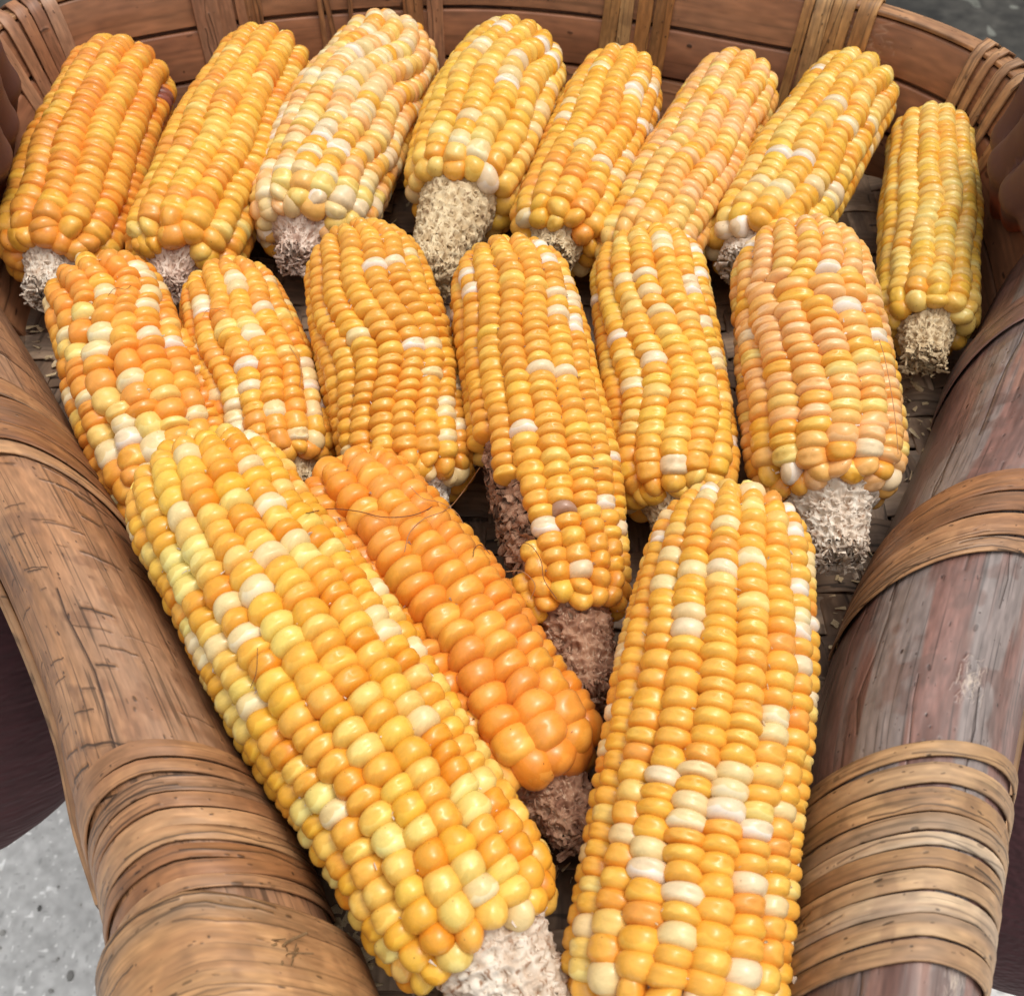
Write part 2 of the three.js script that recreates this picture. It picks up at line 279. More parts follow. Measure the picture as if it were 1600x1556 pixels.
function tie(px, w, mat, tilt = 0, y0 = 0.0) {        // a strip laid up the inside of the wall, over the rim and down its outside
  let b = 0, d = 1e9; for (let i = 0; i < 98; i += 0.25) { const p = wallPoint(i, 0.04), x = CX + F * p.clone().sub(EYE).dot(RIGHT) / depthOf(p); const e = Math.abs(x - px) + (i < 3 || i > 95 ? 500 : 0); if (e < d) { d = e; b = i; } }
  const pts = [], side = [], nrm = [], step = rim[0].distanceTo(rim[1]);
  const prof = []; for (let k = 0; k <= 10; k++) prof.push([lerp(y0, WALLH - 0.001, k / 10), -0.0026 - 0.0004 * Math.sin(k * 0.9)]);
  prof.push([WALLH + 0.002, -0.0012], [WALLH + 0.0032, 0.003], [WALLH + 0.001, 0.0078], [WALLH - 0.015, 0.0088], [WALLH - 0.03, 0.009]);
  prof.forEach(([y, o], k) => { const x = b + tilt * (y / WALLH - 0.7) / step; const p = wallPoint(x, y, o); pts.push(p); });
  pts.forEach((p, k) => { const t = pts[Math.min(k + 1, pts.length - 1)].clone().sub(pts[Math.max(0, k - 1)]).normalize(), n = wallN(b), s = V(n.z, 0, -n.x); side.push(s); const m = t.cross(s).normalize(); if (m.dot(k < 13 ? n.clone().negate().add(UP.clone().multiplyScalar(0.4)) : n) < 0) m.negate(); nrm.push(m); });
  obj('tie_strip', band(pts, side, nrm, w, 0.0009, rnd() * 4, 0.2), mat, basket);
}
const px2m = 0.00029;
for (const [x, w, m, t] of [[22, 24, 0, 0], [43, 20, 0, 0.002], [63, 18, 1, 0.001], [82, 18, 1, 0], [101, 20, 0, 0], [322, 38, 1, 0], [356, 22, 1, 0.001], [378, 14, 1, 0], [397, 26, 2, 0], [499, 8, 2, 0], [514, 8, 2, -0.006], [548, 7, 2, 0.002], [643, 30, 2, 0], [677, 24, 1, 0], [957, 24, 3, 0.002], [982, 20, 3, 0], [1009, 22, 3, 0], [1038, 26, 3, 0.001], [1251, 14, 3, 0.002], [1273, 24, 3, 0], [1303, 30, 3, 0], [1338, 26, 3, 0], [1500, 16, 4, 0], [1517, 12, 4, 0.001], [1533, 14, 4, 0], [1551, 16, 4, 0], [1572, 18, 4, 0]])
  tie(x, w * px2m, [M_WALL[0], M_WALL[1], M_LASHL[1], pick(M_TIE), M_LASHL[2]][m], t);

// woven bottom
{
  const inside = (x, z) => { // between the rails' centre lines and before the wall
    if (z < rim.reduce((a, p) => Math.min(a, Math.abs(p.x - x) < 0.02 ? p.z : a), 9) + 0.0) return false;
    const lx = edge(frL, z), rx = edge(frR, z); return x > lx && x < rx;
  };
  const edge = (fr, z) => { for (let i = 0; i + 1 < fr.length; i++) if ((fr[i].c.z - z) * (fr[i + 1].c.z - z) <= 0) { const k = (z - fr[i].c.z) / ((fr[i + 1].c.z - fr[i].c.z) || 1e-9); return lerp(fr[i].c.x, fr[i + 1].c.x, k); } return z < fr[0].c.z ? fr[0].c.x : fr[fr.length - 1].c.x; };
  const zEnd = Math.min(frL[NS - 1].c.z, frR[NS - 1].c.z) - 0.004, W = 0.0135, step = 0.0142;
  const strip = (along, c, k) => {
    const run = []; const lo = along === 'z' ? -0.56 : -0.34, hi = along === 'z' ? zEnd : 0.34;
    for (let a = lo; a <= hi; a += 0.0035) { const x = along === 'z' ? c : a, z = along === 'z' ? a : c; if (z <= zEnd && inside(x, z)) run.push(a); else if (run.length > 4) break; else run.length = 0; }
    if (run.length < 6) return;
    const ph = k % 2, pts = run.map((a) => { const h = 0.0011 * Math.sin((a / step + ph + (along === 'z' ? 0.5 : -0.5)) * Math.PI) * (along === 'z' ? 1 : 1) - 0.0012 + 0.0008 * rs(1) * 0.3; return along === 'z' ? V(c + 0.0008 * Math.sin(a * 40 + k), FLOOR + h, a) : V(a, FLOOR + h, c + 0.0008 * Math.sin(a * 40 + k)); });
    const s = along === 'z' ? RIGHT : V(0, 0, 1);
    obj('floor_strip', band(pts, pts.map(() => s), pts.map(() => UP), W, 0.0008, rnd() * 9, 0.2), pick(M_FLOOR), basket);
  };
  let k = 0; for (let x = -0.27; x < 0.28; x += step) strip('z', x, k++);
  k = 0; for (let z = -0.5; z < zEnd; z += step) strip('x', z, k++);
  const sh = []; for (const f of frL) sh.push(f.c); const all = [...frL.map((f) => f.c), ...frR.map((f) => f.c).reverse(), ...rim.slice(8, 92).reverse().map((p, i) => p)];
  // a plain sheet of bamboo skin below the weave closes its small openings
  const s = new THREE.Shape(); all.forEach((p, i) => (i ? s.lineTo(p.x, -p.z) : s.moveTo(p.x, -p.z)));
  const g = new THREE.ExtrudeGeometry(s, { depth: 0.002, bevelEnabled: false }); g.rotateX(-Math.PI / 2); g.translate(0, FLOOR - 0.0065, 0);
  obj('bottom_sheet', g, new THREE.MeshStandardMaterial({ color: lin('#4a3a30'), roughness: 0.9 }), basket);
}


// ---------------------------------------------------------------- corn kernels: shared shapes and colours
function kernelGeo(k, seg, rings, sq) {               // rounded crown outward (+y), slightly narrower root; every variant dented a little differently
  const g = new THREE.SphereGeometry(1, seg, rings), p = g.attributes.position, uv = g.attributes.uv;
  const a1 = hash(k, 1, 5) * 6.3, a2 = hash(k, 2, 5) * 6.3, a3 = hash(k, 3, 5), tilt = (hash(k, 4, 5) - 0.5) * 0.16, dent = hash(k, 5, 5) ** 2 * 0.18;
  for (let i = 0; i < p.count; i++) {
    let x = p.getX(i), y = p.getY(i), z = p.getZ(i);
    const r = 1 / Math.pow(Math.pow(Math.pow(Math.abs(x), 2.1) + Math.pow(Math.abs(y), 2.1), sq / 2.1) + Math.pow(Math.abs(z), sq), 1 / sq);
    const an = Math.atan2(z, x), w = 1 + 0.045 * Math.sin(2 * an + a1) + 0.04 * Math.sin(3 * an + a2);
    x *= r * w; y *= r; z *= r * w;
    if (y < 0) { const q = 1 + 0.28 * y; x *= q; z *= q; }
    y += tilt * x - (y > 0.3 ? dent * Math.exp(-((x - 0.3 * (a3 - 0.5)) ** 2 * 2 + (z - 0.2) ** 2 * 8)) : 0);
    p.setXYZ(i, x, y, z); uv.setXY(i, 0.5 + 0.49 * x / 1.15, 0.5 + 0.49 * z / 1.15);
  }
  g.computeVertexNormals();
  // close the seam's normals
  const n = g.attributes.normal; for (let j = 0; j <= rings; j++) { const a = j * (seg + 1), b = a + seg; const v = V(n.getX(a) + n.getX(b), n.getY(a) + n.getY(b), n.getZ(a) + n.getZ(b)).normalize(); n.setXYZ(a, v.x, v.y, v.z); n.setXYZ(b, v.x, v.y, v.z); }
  for (const j of [0, rings]) for (let i = 0; i <= seg; i++) { const a = j * (seg + 1) + i; n.setXYZ(a, 0, j ? -1 : 1, 0); }
  return g;
}
const NV = 12;
const K_NEAR = [], K_FAR = [], K_ROUND = [], K_LOW = [];
for (let k = 0; k < NV; k++) { K_NEAR.push(kernelGeo(k, 18, 14, 2.8)); K_FAR.push(kernelGeo(k, 14, 12, 3.6)); K_ROUND.push(kernelGeo(k + 40, 16, 11, 2.15)); }
K_LOW.push(kernelGeo(3, 8, 5, 2.5));
const K_TEX = [0, 1, 2, 3].map((s) => canvasTexture(128, 128, (u, v) => { // skin of a kernel seen from its crown: fibres, a starchy cap or crescent, an amber rim, the scar of the silk
  const x = u - 0.5, y = v - 0.5, r = Math.hypot(x, y), an = Math.atan2(y, x);
  const st = vnoise(an * 6, r * 3, 400 + s) * 0.6 + vnoise(an * 15, r * 4, 420 + s) * 0.4, m = fbm(u * 7, v * 7, 440 + s, 0, 0, 3), f = vnoise(u * 60, v * 60, 460 + s);
  const e = 0.14 * (m - 0.5), cap = s === 2 ? smoothstep(0.2 + e - r, -0.05, 0.05) : s === 1 ? smoothstep(r, 0.2, 0.24) * smoothstep(-y - 0.06 + e, -0.03, 0.05) : 0, rim = s === 3 ? smoothstep(r + e, 0.27, 0.33) : 0;
  const k = 0.93 + 0.045 * st + 0.08 * (m - 0.5) + 0.03 * (f - 0.5), dot = Math.exp(-((x - 0.12) ** 2 + (y - 0.2) ** 2) * 9000) * (s % 2);
  return [255 * Math.min(1, k + 0.04 * cap) * (1 - 0.5 * dot), 255 * Math.min(1, k - 0.05 + 0.09 * cap - 0.07 * rim) * (1 - 0.6 * dot), 255 * Math.min(1, k - 0.14 + 0.2 * cap - 0.16 * rim) * (1 - 0.6 * dot)];
}));
const HUES = { deep: '#f0a042', orange: '#f4b04c', amber: '#eeb04c', gold: '#f6bd54', yellow: '#f6cb5c', pale: '#f6d986', lemon: '#f2dd80', peach: '#f9ca86', blush: '#f7d2ae', cream: '#f4e2b8', white: '#f3e6d2', dun: '#e4c486', honey: '#efb644', mould: '#b99488', bruise: '#9a5f58' };
const K_MAT = {};
let matCount = 0;
for (const h in HUES) K_MAT[h] = [0, 1, 2, 3].map((k) => {
  const c = lin(HUES[h]), hsl = {}; c.getHSL(hsl); c.setHSL(hsl.h + (hash(k, matCount, 3) - 0.5) * 0.016, clamp(hsl.s + (hash(k, matCount, 4) - 0.5) * 0.06, 0, 1), clamp(hsl.l + (hash(k, matCount, 5) - 0.5) * 0.04, 0, 0.95)); matCount++;
  const pale = h === 'white' || h === 'cream';
  return new THREE.MeshPhysicalMaterial({ name: 'kernel ' + h, color: c, map: K_TEX[pale ? k % 2 : k], roughness: 0.85, specularIntensity: 0.2, clearcoat: 1, clearcoatRoughness: 0.26, transmission: 0.12, thickness: 0, });
});
const M_REST = new THREE.MeshPhysicalMaterial({ color: 0xffffff, vertexColors: true, roughness: 0.5, clearcoat: 0.4, clearcoatRoughness: 0.3 });
const chaffTex = (a, b, c, s) => ({
  map: canvasTexture(256, 256, (u, v) => { const m = fbm(u * 16, v * 16, s, 16, 16, 4), f = fbm(u * 60, v * 60, s + 3, 60, 60, 2); let q = mix3(a, b, clamp((m - 0.4) * 3, 0, 1)); return mix3(q, c, clamp((f - 0.62) * 4, 0, 1)); }),
  bumpMap: canvasTexture(256, 256, (u, v) => { const q = 255 * fbm(u * 30, v * 30, s + 9, 30, 30, 3); return [q, q, q]; }, null, false),
});
const M_COB = { // bare cob by colour of its chaff
  white: [[224, 213, 198], [196, 176, 156], [146, 112, 88], 501], brown: [[168, 130, 104], [124, 86, 66], [204, 178, 152], 511], straw: [[214, 194, 158], [182, 156, 118], [130, 102, 74], 521], pink: [[218, 198, 182], [182, 150, 132], [132, 92, 74], 531],
};
const M_CHAFF = {};
for (const k in M_COB) { const t = chaffTex(...M_COB[k]); M_CHAFF[k] = new THREE.MeshStandardMaterial({ map: t.map, roughness: 0.95 }); M_COB[k] = new THREE.MeshStandardMaterial({ ...t, bumpScale: 0.0006, roughness: 0.95 }); }
const M_CORE = new THREE.MeshStandardMaterial({ color: lin('#d98f35'), roughness: 0.9 });

const FLAKES = [0, 1, 2, 3].map((k) => { const g = new THREE.PlaneGeometry(2, 2, 3, 3), p = g.attributes.position; g.rotateX(-Math.PI / 2); for (let i = 0; i < p.count; i++) { const x = p.getX(i), z = p.getZ(i), q = 1 - 0.45 * hash(i, k, 8), t = k % 2 ? 1 - 0.35 * (z + 1) : 1; p.setXYZ(i, x * q * t, 0.5 * (1 - x * x) * (0.4 + hash(k, 2, 9)) + 0.3 * z * z * (hash(k, 3, 9) - 0.5), z * (0.8 + 0.3 * hash(i, k, 7))); } g.computeVertexNormals(); return g; });
const flake = (X) => FLAKES[Math.floor(rnd() * 4)].clone().applyMatrix4(X);
// ---------------------------------------------------------------- corn cobs
// tip / butt: where the photograph shows the ends of the kernels; w: width there (photograph pixels); h: heights of the axis above the basket bottom at both ends
const bases = []; let totalKernels = 0;
function cornCob(o) {
  const { tip, butt, w, h, rows, mix, stub, label } = o, rng0 = seed; seed = o.seed ?? 100;
  const mid = at((tip[0] + butt[0]) / 2, (tip[1] + butt[1]) / 2, (h[0] + h[1]) / 2), R = w / 2 * depthOf(mid) / F;
  const ends = [tip, butt].map((p, k) => { // from the outline's end to the axis' end
    const q = at(p[0], p[1], h[k]), s = q.clone().sub(EYE).normalize(), sinA = -s.y, rp = R * F / depthOf(q), other = k ? tip : butt, d = Math.hypot(other[0] - p[0], other[1] - p[1]);
    const ins = (k ? 0.5 : 0.95) * rp * (1 - sinA) / d; return at(lerp(p[0], other[0], ins), lerp(p[1], other[1], ins), h[k]);
  });
  const m2 = ends[0].clone().add(ends[1]).multiplyScalar(0.5), dirFlat = ends[1].clone().sub(ends[0]).normalize(), sideFlat = dirFlat.clone().cross(UP).normalize();
  m2.addScaledVector(sideFlat, (o.bend ?? 0) * R); m2.y += (o.arch ?? 0.1) * R;
  const stubL = stub ? stub.l * R : 0.15 * R;
  const end2 = ends[1].clone().addScaledVector(dirFlat, stubL + 0.001); if (stub?.shift) end2.addScaledVector(sideFlat, stub.shift * R); if (stub?.drop) end2.y -= stub.drop * R;
  const curve = new THREE.CatmullRomCurve3([ends[0], m2, ends[1], end2], false, 'centripetal');
  const NL = 240, P = curve.getSpacedPoints(NL), LT = curve.getLength();
  const L = (() => { let b = 0, d = 1e9; P.forEach((p, i) => { const e = p.distanceTo(ends[1]); if (e < d) { d = e; b = i; } }); return b / NL * LT; })();
  const T = P.map((p, i) => P[Math.min(NL, i + 1)].clone().sub(P[Math.max(0, i - 1)]).normalize());
  const fr = (s) => { const x = clamp(s / LT, 0, 1) * NL, i = Math.min(NL - 1, Math.floor(x)), k = x - i, p = P[i].clone().lerp(P[i + 1], k), t = T[i].clone().lerp(T[i + 1], k).normalize(), n = UP.clone().addScaledVector(t, -t.y).normalize(); return { p, t, n, b: t.clone().cross(n) }; };
  // outline: rounded tip, nearly even body, rounded shoulder at the stub
  const tl = (o.tipLen ?? 0.95) * R, bl = (o.buttLen ?? 0.75) * R, tr = o.taperTip ?? 0.9, tb = o.taperButt ?? 0.95, rb = R * (stub?.r ?? 0.42);
  const rad = (s) => {
    const f = s / L; let r = R * (f < 0.55 ? lerp(tr, 1, smoothstep(f, 0, 0.55)) : lerp(1, tb, smoothstep(f, 0.55, 1)));
    if (s < tl) r *= Math.pow(Math.max(0, 1 - Math.pow(1 - s / tl, 2.5)), 1 / 2.2);
    if (s > L - bl) { const q = clamp((s - (L - bl)) / bl, 0, 1); r = lerp(r, rb * 1.1, 1 - Math.pow(1 - Math.pow(q, 2.4), 1 / 2)); }
    return r * (1 + (o.lump ?? 0.02) * Math.sin(s / R * 2.1 + (o.seed ?? 0)));
  };
  const w0 = 2 * Math.PI * R / rows, dep = Math.min(0.62 * w0, 0.4 * R), spots = [];
  const pitch0 = (o.pitch ?? 0.6) * w0, jit = o.jit ?? 0.06;
  const place = (s, th, a, b, round, size = 1) => {
    const f = fr(s), r = rad(s), e = 0.0012, sl = clamp((rad(s + e) - rad(s - e)) / (2 * e), -3, 3), d = f.n.clone().multiplyScalar(Math.cos(th)).addScaledVector(f.b, Math.sin(th));
    const out = d.clone().addScaledVector(f.t, -sl).normalize(), along = f.t.clone().addScaledVector(d, sl).normalize(), across = out.clone().cross(along).normalize();
    const c = dep * (round ? 0.85 : 1) * (0.8 + 0.2 * size), p = f.p.clone().addScaledVector(d, r).addScaledVector(out, -c * (1 - rs(round ? 0.05 : 0.025 + 0.2 * Math.max(0, jit - 0.1))));
    if (o.bare?.(s / L, th, p) || (s > L - 0.3 * bl && r < rb * 1.3)) return;
    spots.push({ p, out, along, across, a, b, c, round, s: s / L, th, size });
  };
  // end caps in rings, body in rows
  const sT = (() => { let s = 0.0005; while (rad(s) < 0.74 * R * tr && s < L / 2) s += 0.0004; return s; })(), sB = (() => { let s = L; while (rad(s) < 0.76 * R * tb && s > L / 2) s -= 0.0004; return s; })();
  const ring = (s, wr, step) => { const r = rad(s), n = Math.max(1, Math.round(2 * Math.PI * Math.max(0.0005, r - 0.3 * dep) / wr)), ph = rnd() * 7; for (let i = 0; i < n; i++) { const q = rr(0.84, 1.12); place(s + rs(0.12) * step, ph + (i + rs(0.14)) / n * 2 * Math.PI, 0.53 * wr * q, 0.55 * step * q, true, q); } };
  for (let s = sT - pitch0 * 0.35; s > 0;) { const wr = w0 * 0.82, st = wr * 0.68; ring(s, wr, st); const sl = (rad(s) - rad(s - 0.0004)) / 0.0004; s -= st / Math.sqrt(1 + sl * sl); }
  place(0.0006, 0, 0.4 * w0, 0.4 * w0, true, 0.9);
  for (let s = sB + pitch0 * 0.35; s < L - 0.06 * bl;) { const wr = w0 * 0.95 * (o.endW ?? 1), st = wr * 0.8; ring(s, wr, st); const sl = (rad(s + 0.0004) - rad(s)) / 0.0004; s += st / Math.sqrt(1 + sl * sl); }
  const segs = o.segs ?? [[0, 1, rows, 0]];
  for (const [f0, f1, N, shift] of segs) {
    const a0 = Math.max(sT, f0 * L), a1 = Math.min(sB, f1 * L), jA = rnd() * 9, wob = o.wobble ?? 0.12, rowA = [];
    for (let j = 0; j < N; j++) rowA.push(rs(0.05));
    for (let j = 0; j < N; j++) {
      let s = a0 + rr(0, 0.9) * pitch0; const oj = rnd() * 9, pj = pitch0 * rr(0.92, 1.08);
      while (s < a1 + 0.2 * pj) {
        const r = rad(s), wl = 2 * Math.PI * r / N, nearEnd = smoothstep(s / sB, 0.72, 1), q = rr(1 - 2 * jit, 1 + 2 * jit), st = pj * q * (1 + (o.grow ?? 0.4) * nearEnd) * (0.85 + 0.15 * r / R);
        const wave = wob * (Math.sin(s / R * 1.3 + jA) + 0.5 * Math.sin(s / R * 3.1 + jA * 2)) + (o.twist ?? 0.2) * s / L + (o.curl?.(s / L) ?? 0);
        const th = (j + 0.5 + shift + rowA[j] + jit * 0.7 * Math.sin(s / R * 4 + oj) + rs(jit * 0.35)) / N * 2 * Math.PI + wave + (o.phase ?? 0);
        place(s + st / 2, th, 0.525 * wl * (1 + rs(jit * 0.6)), (R * F / depthOf(mid) > 105 ? 0.62 : 0.68) * st, nearEnd > 0.85, 0.96 + 0.08 * rnd());
        s += st;
      }
    }
  }
  const cob = base('corn_cob', P[Math.floor(NL / 2)].clone()); const org = cob.position;
  tag(cob, label, 'corn cob', 'corn cobs laid out in the basket');
  // bare cob inside, with its stub
  const mat = M_COB[stub?.mat ?? 'straw'], coreR = (s) => (s <= L ? Math.max(0.0006, Math.min(rad(s) - dep * 1.15, 0.74 * R)) : 0);
  const stubR0 = Math.max(rb, coreR(L));
  const prof = (s) => { if (s <= L - bl * 0.25) return coreR(s); const q = clamp((s - (L - bl * 0.25)) / (LT - L + bl * 0.25), 0, 1); return lerp(coreR(L - bl * 0.25), rb, smoothstep(q, 0, 0.5)) * (1 - (stub?.taper ?? 0.12) * q) * (q > 0.9 ? Math.sqrt(Math.max(0, 1 - ((q - 0.9) / 0.1) ** 2)) + 0.02 : 1); };
  {
    const M = 84, S = 130, pos = [], idx = [], uv = [], rough = stub?.rough ?? 0.06;
    for (let i = 0; i <= S; i++) {
      const s = i / S < 0.4 ? (i / S) / 0.4 * (L - bl * 0.3) : lerp(L - bl * 0.3, LT, (i / S - 0.4) / 0.6), f = fr(s);
      for (let k = 0; k <= M; k++) {
        const th = k / M * 2 * Math.PI, kk = k % M, nS = Math.round(rows * 0.9), cu = kk / M * nS, cv = s / (w0 * 0.5), row = Math.floor(cu), dv = ((cv + (row % 2) * 0.5) % 1) - 0.5 + 0.25 * (hash(row, Math.floor(cv + (row % 2) * 0.5), o.seed) - 0.5), du = cu - row - 0.5, dd = Math.hypot(du, dv * 1.1), sock = i / S > 0.36 && i / S < 0.97 ? 0.0011 * Math.exp(-(((dd - 0.4) / 0.13) ** 2)) - 0.0012 * Math.exp(-((dd / 0.24) ** 2)) : 0;
        const r = prof(s) * (1 + rough * 1.6 * (fbm(kk * 0.3, s * 700, (o.seed ?? 1) + 60, M * 0.3 | 0, 0, 3) - 0.5)) + sock * (R / 0.025), q = f.p.clone().addScaledVector(f.n, r * Math.cos(th)).addScaledVector(f.b, r * Math.sin(th)).sub(org);
        if (i > S * 0.9) q.addScaledVector(f.t, 0.0045 * (hash(kk, i, o.seed) - 0.5) * (i / S - 0.9) * 10);
        pos.push(q.x, q.y, q.z); uv.push(k / M * 2, s / 0.05);
      }
    }
    for (let i = 0; i < S; i++) for (let k = 0; k < M; k++) { const a = i * (M + 1) + k, b = a + M + 1; idx.push(a, a + 1, b, a + 1, b + 1, b); }
    const c0 = pos.length / 3, q = fr(LT).p.clone().sub(org); pos.push(q.x, q.y, q.z); uv.push(0, 0); for (let k = 0; k < M; k++) idx.push(S * (M + 1) + k, S * (M + 1) + k + 1, c0);
    obj('cob_core', geoFrom(pos, idx, uv), mat, cob);
  }
  // kernels: those that face the photograph are parts, the hidden rest is one part
  for (const k of spots) { k.view = k.out.dot(EYE.clone().sub(k.p).normalize()); }
  spots.sort((a, b) => b.view - a.view);
  const X = new THREE.Matrix4(), Q = new THREE.Matrix4(), E = new THREE.Euler(), rest = [], totalW = mix.reduce((a, m) => a + m[1], 0);
  const near = R * F / depthOf(mid) > 105; let shown = 0;
  const streaks = Math.floor(rnd() * 90);
  for (const k of spots) {
    const lean = (k.round ? 0 : o.lean ?? -0.16) + rs(0.05), roll = rs(0.035) + (k.round ? rs(0.15) : 0);
    X.makeBasis(k.across, k.out, k.along); Q.makeRotationFromEuler(E.set(lean, roll + (k.round ? rnd() * 6 : 0), rs(0.06))); X.multiply(Q);
    X.scale(V(k.a, k.c, k.b)); X.setPosition(k.p.clone().sub(org));
    let u = (k.round && o.endMix ? rnd() : rnd()) * totalW, hue = mix[0][0];
    const patch = fbm(k.s * 9 + 3, Math.cos(k.th) * 2 + Math.sin(k.th) * 2 + 5, streaks, 0, 0, 2) - 0.5; u = clamp(u + patch * totalW * 0.7 * (o.patchy ?? 0.3), 0, totalW - 1e-6);
    for (const m of mix) { if (u < m[1]) { hue = m[0]; break; } u -= m[1]; }
    const pj = (o.spots ?? []).find(([x, y, r]) => { const q = k.p.clone().addScaledVector(k.out, k.c).sub(EYE), z = q.dot(FWD); return Math.hypot(CX + F * q.dot(RIGHT) / z - x, CY - F * q.dot(UPV) / z - y) < r; }), own = pj ? pj[3] : hue, m = K_MAT[own][Math.floor(rnd() * 4)], v = Math.floor(rnd() * NV);
    if (shown < 300 && k.view > -0.22) {
      const me = obj('kernel', (k.round ? K_ROUND : near ? K_NEAR : K_FAR)[v], m, cob); shown++;
      me.matrix.copy(X); me.matrix.decompose(me.position, me.quaternion, me.scale);
    } else { const g = K_LOW[0].clone().applyMatrix4(X); g.deleteAttribute('uv'); const c = m.color, n = g.attributes.position.count, a = new Float32Array(n * 3); for (let i = 0; i < n; i++) a.set([c.r, c.g, c.b], i * 3); g.setAttribute('color', new THREE.BufferAttribute(a, 3)); rest.push(g); }
  }
  totalKernels += shown;
  if (rest.length) tag(obj('hidden_kernels', mergeGeometries(rest), M_REST, cob), null, null, null, 'stuff');
  // chaff: small curled husks on what is bare
  if (stub?.chaff !== 0) {
    const fl = []; const s0 = stub?.from ?? (L - bl * 0.25) / L, n = stub ? 1.1 * (stub.chaff ?? 160) : 30;
    const cup = new THREE.SphereGeometry(1, 6, 3, 0, Math.PI * 1.2, 0.5, 1.0); 
    for (let i = 0; i < n; i++) {
      const s = lerp(s0 * L, LT - 0.0005, Math.pow(rnd(), 0.8)), th = rnd() * 2 * Math.PI, f = fr(s), d = f.n.clone().multiplyScalar(Math.cos(th)).addScaledVector(f.b, Math.sin(th)), p = f.p.clone().addScaledVector(d, prof(s) * 0.995).sub(org), z = rr(0.0004, 0.0011) * (R / 0.025);
      X.makeBasis(d.clone().cross(f.t), d, f.t); Q.makeRotationFromEuler(E.set(rs(0.9), rnd() * 6, rs(0.9))); X.multiply(Q); X.scale(V(z * rr(0.5, 1.1), z * rr(0.4, 1.1), z * rr(0.8, 1.9))); X.setPosition(p);
      fl.push(rnd() < 0.3 ? cup.clone().applyMatrix4(X) : flake(X));
    }
    if (stub) for (let i = 0; i < 90; i++) { // the broken end
      const f = fr(LT), th = rnd() * 6.283, q = Math.sqrt(rnd()) * rb * 0.85, p = f.p.clone().addScaledVector(f.n, q * Math.cos(th)).addScaledVector(f.b, q * Math.sin(th)).addScaledVector(f.t, rr(-0.0012, 0.0022)).sub(org), z = rr(0.0006, 0.0017) * (R / 0.025);
      X.makeBasis(f.b, f.t, f.n.clone().negate()); if (X.determinant() < 0) X.makeBasis(f.b, f.t, f.n); Q.makeRotationFromEuler(E.set(rs(1.4), rnd() * 6, rs(1.4))); X.multiply(Q); X.scale(V(z * rr(0.4, 1), z * rr(0.5, 1.3), z * rr(0.8, 2.2))); X.setPosition(p); fl.push(rnd() < 0.3 ? cup.clone().applyMatrix4(X) : flake(X));
    }
    for (const bz of o.bareZones ?? []) for (let i = 0; i < bz.n; i++) {
      const s = lerp(bz.s[0], bz.s[1], rnd()) * L, th = lerp(bz.th[0], bz.th[1], rnd()), f = fr(s), d = f.n.clone().multiplyScalar(Math.cos(th)).addScaledVector(f.b, Math.sin(th)), p = f.p.clone().addScaledVector(d, prof(s) * 1.0 + rnd() * 0.001).sub(org), z = rr(0.001, 0.0026);
      X.makeBasis(d.clone().cross(f.t), d, f.t); Q.makeRotationFromEuler(E.set(rs(1.2), rnd() * 6, rs(1.2))); X.multiply(Q); X.scale(V(z * rr(0.5, 1.2), z * rr(0.4, 1.6), z)); X.setPosition(p); fl.push(rnd() < 0.3 ? cup.clone().applyMatrix4(X) : flake(X));
    }
    if (near) for (const k of spots) if (rnd() < 0.5 && k.view > 0) { // papery flecks left in the seams between kernels
      const p = k.p.clone().addScaledVector(k.across, k.a * (rnd() < 0.5 ? -1 : 1) * rr(0.75, 1)).addScaledVector(k.along, k.b * rs(1)).addScaledVector(k.out, k.c * rr(0.35, 0.62)).sub(org), z = rr(0.00025, 0.0006);
      X.makeBasis(k.across, k.out, k.along); Q.makeRotationFromEuler(E.set(rs(1.5), rnd() * 6, rs(1.5))); X.multiply(Q); X.scale(V(z * rr(0.3, 1), z * 0.6, z * rr(0.8, 2.2))); X.setPosition(p); fl.push(rnd() < 0.3 ? cup.clone().applyMatrix4(X) : flake(X));
    }
    if (fl.length) tag(obj('chaff', mergeGeometries(fl), M_CHAFF[stub?.mat ?? 'straw'], cob), null, null, null, 'stuff');
  }
  bases.push({ P, rad: (i) => (i / NL * LT <= L ? rad(i / NL * LT) : prof(i / NL * LT)), label, L, R, LT });
  seed = rng0; return { cob, fr, rad, L, R, org };
}
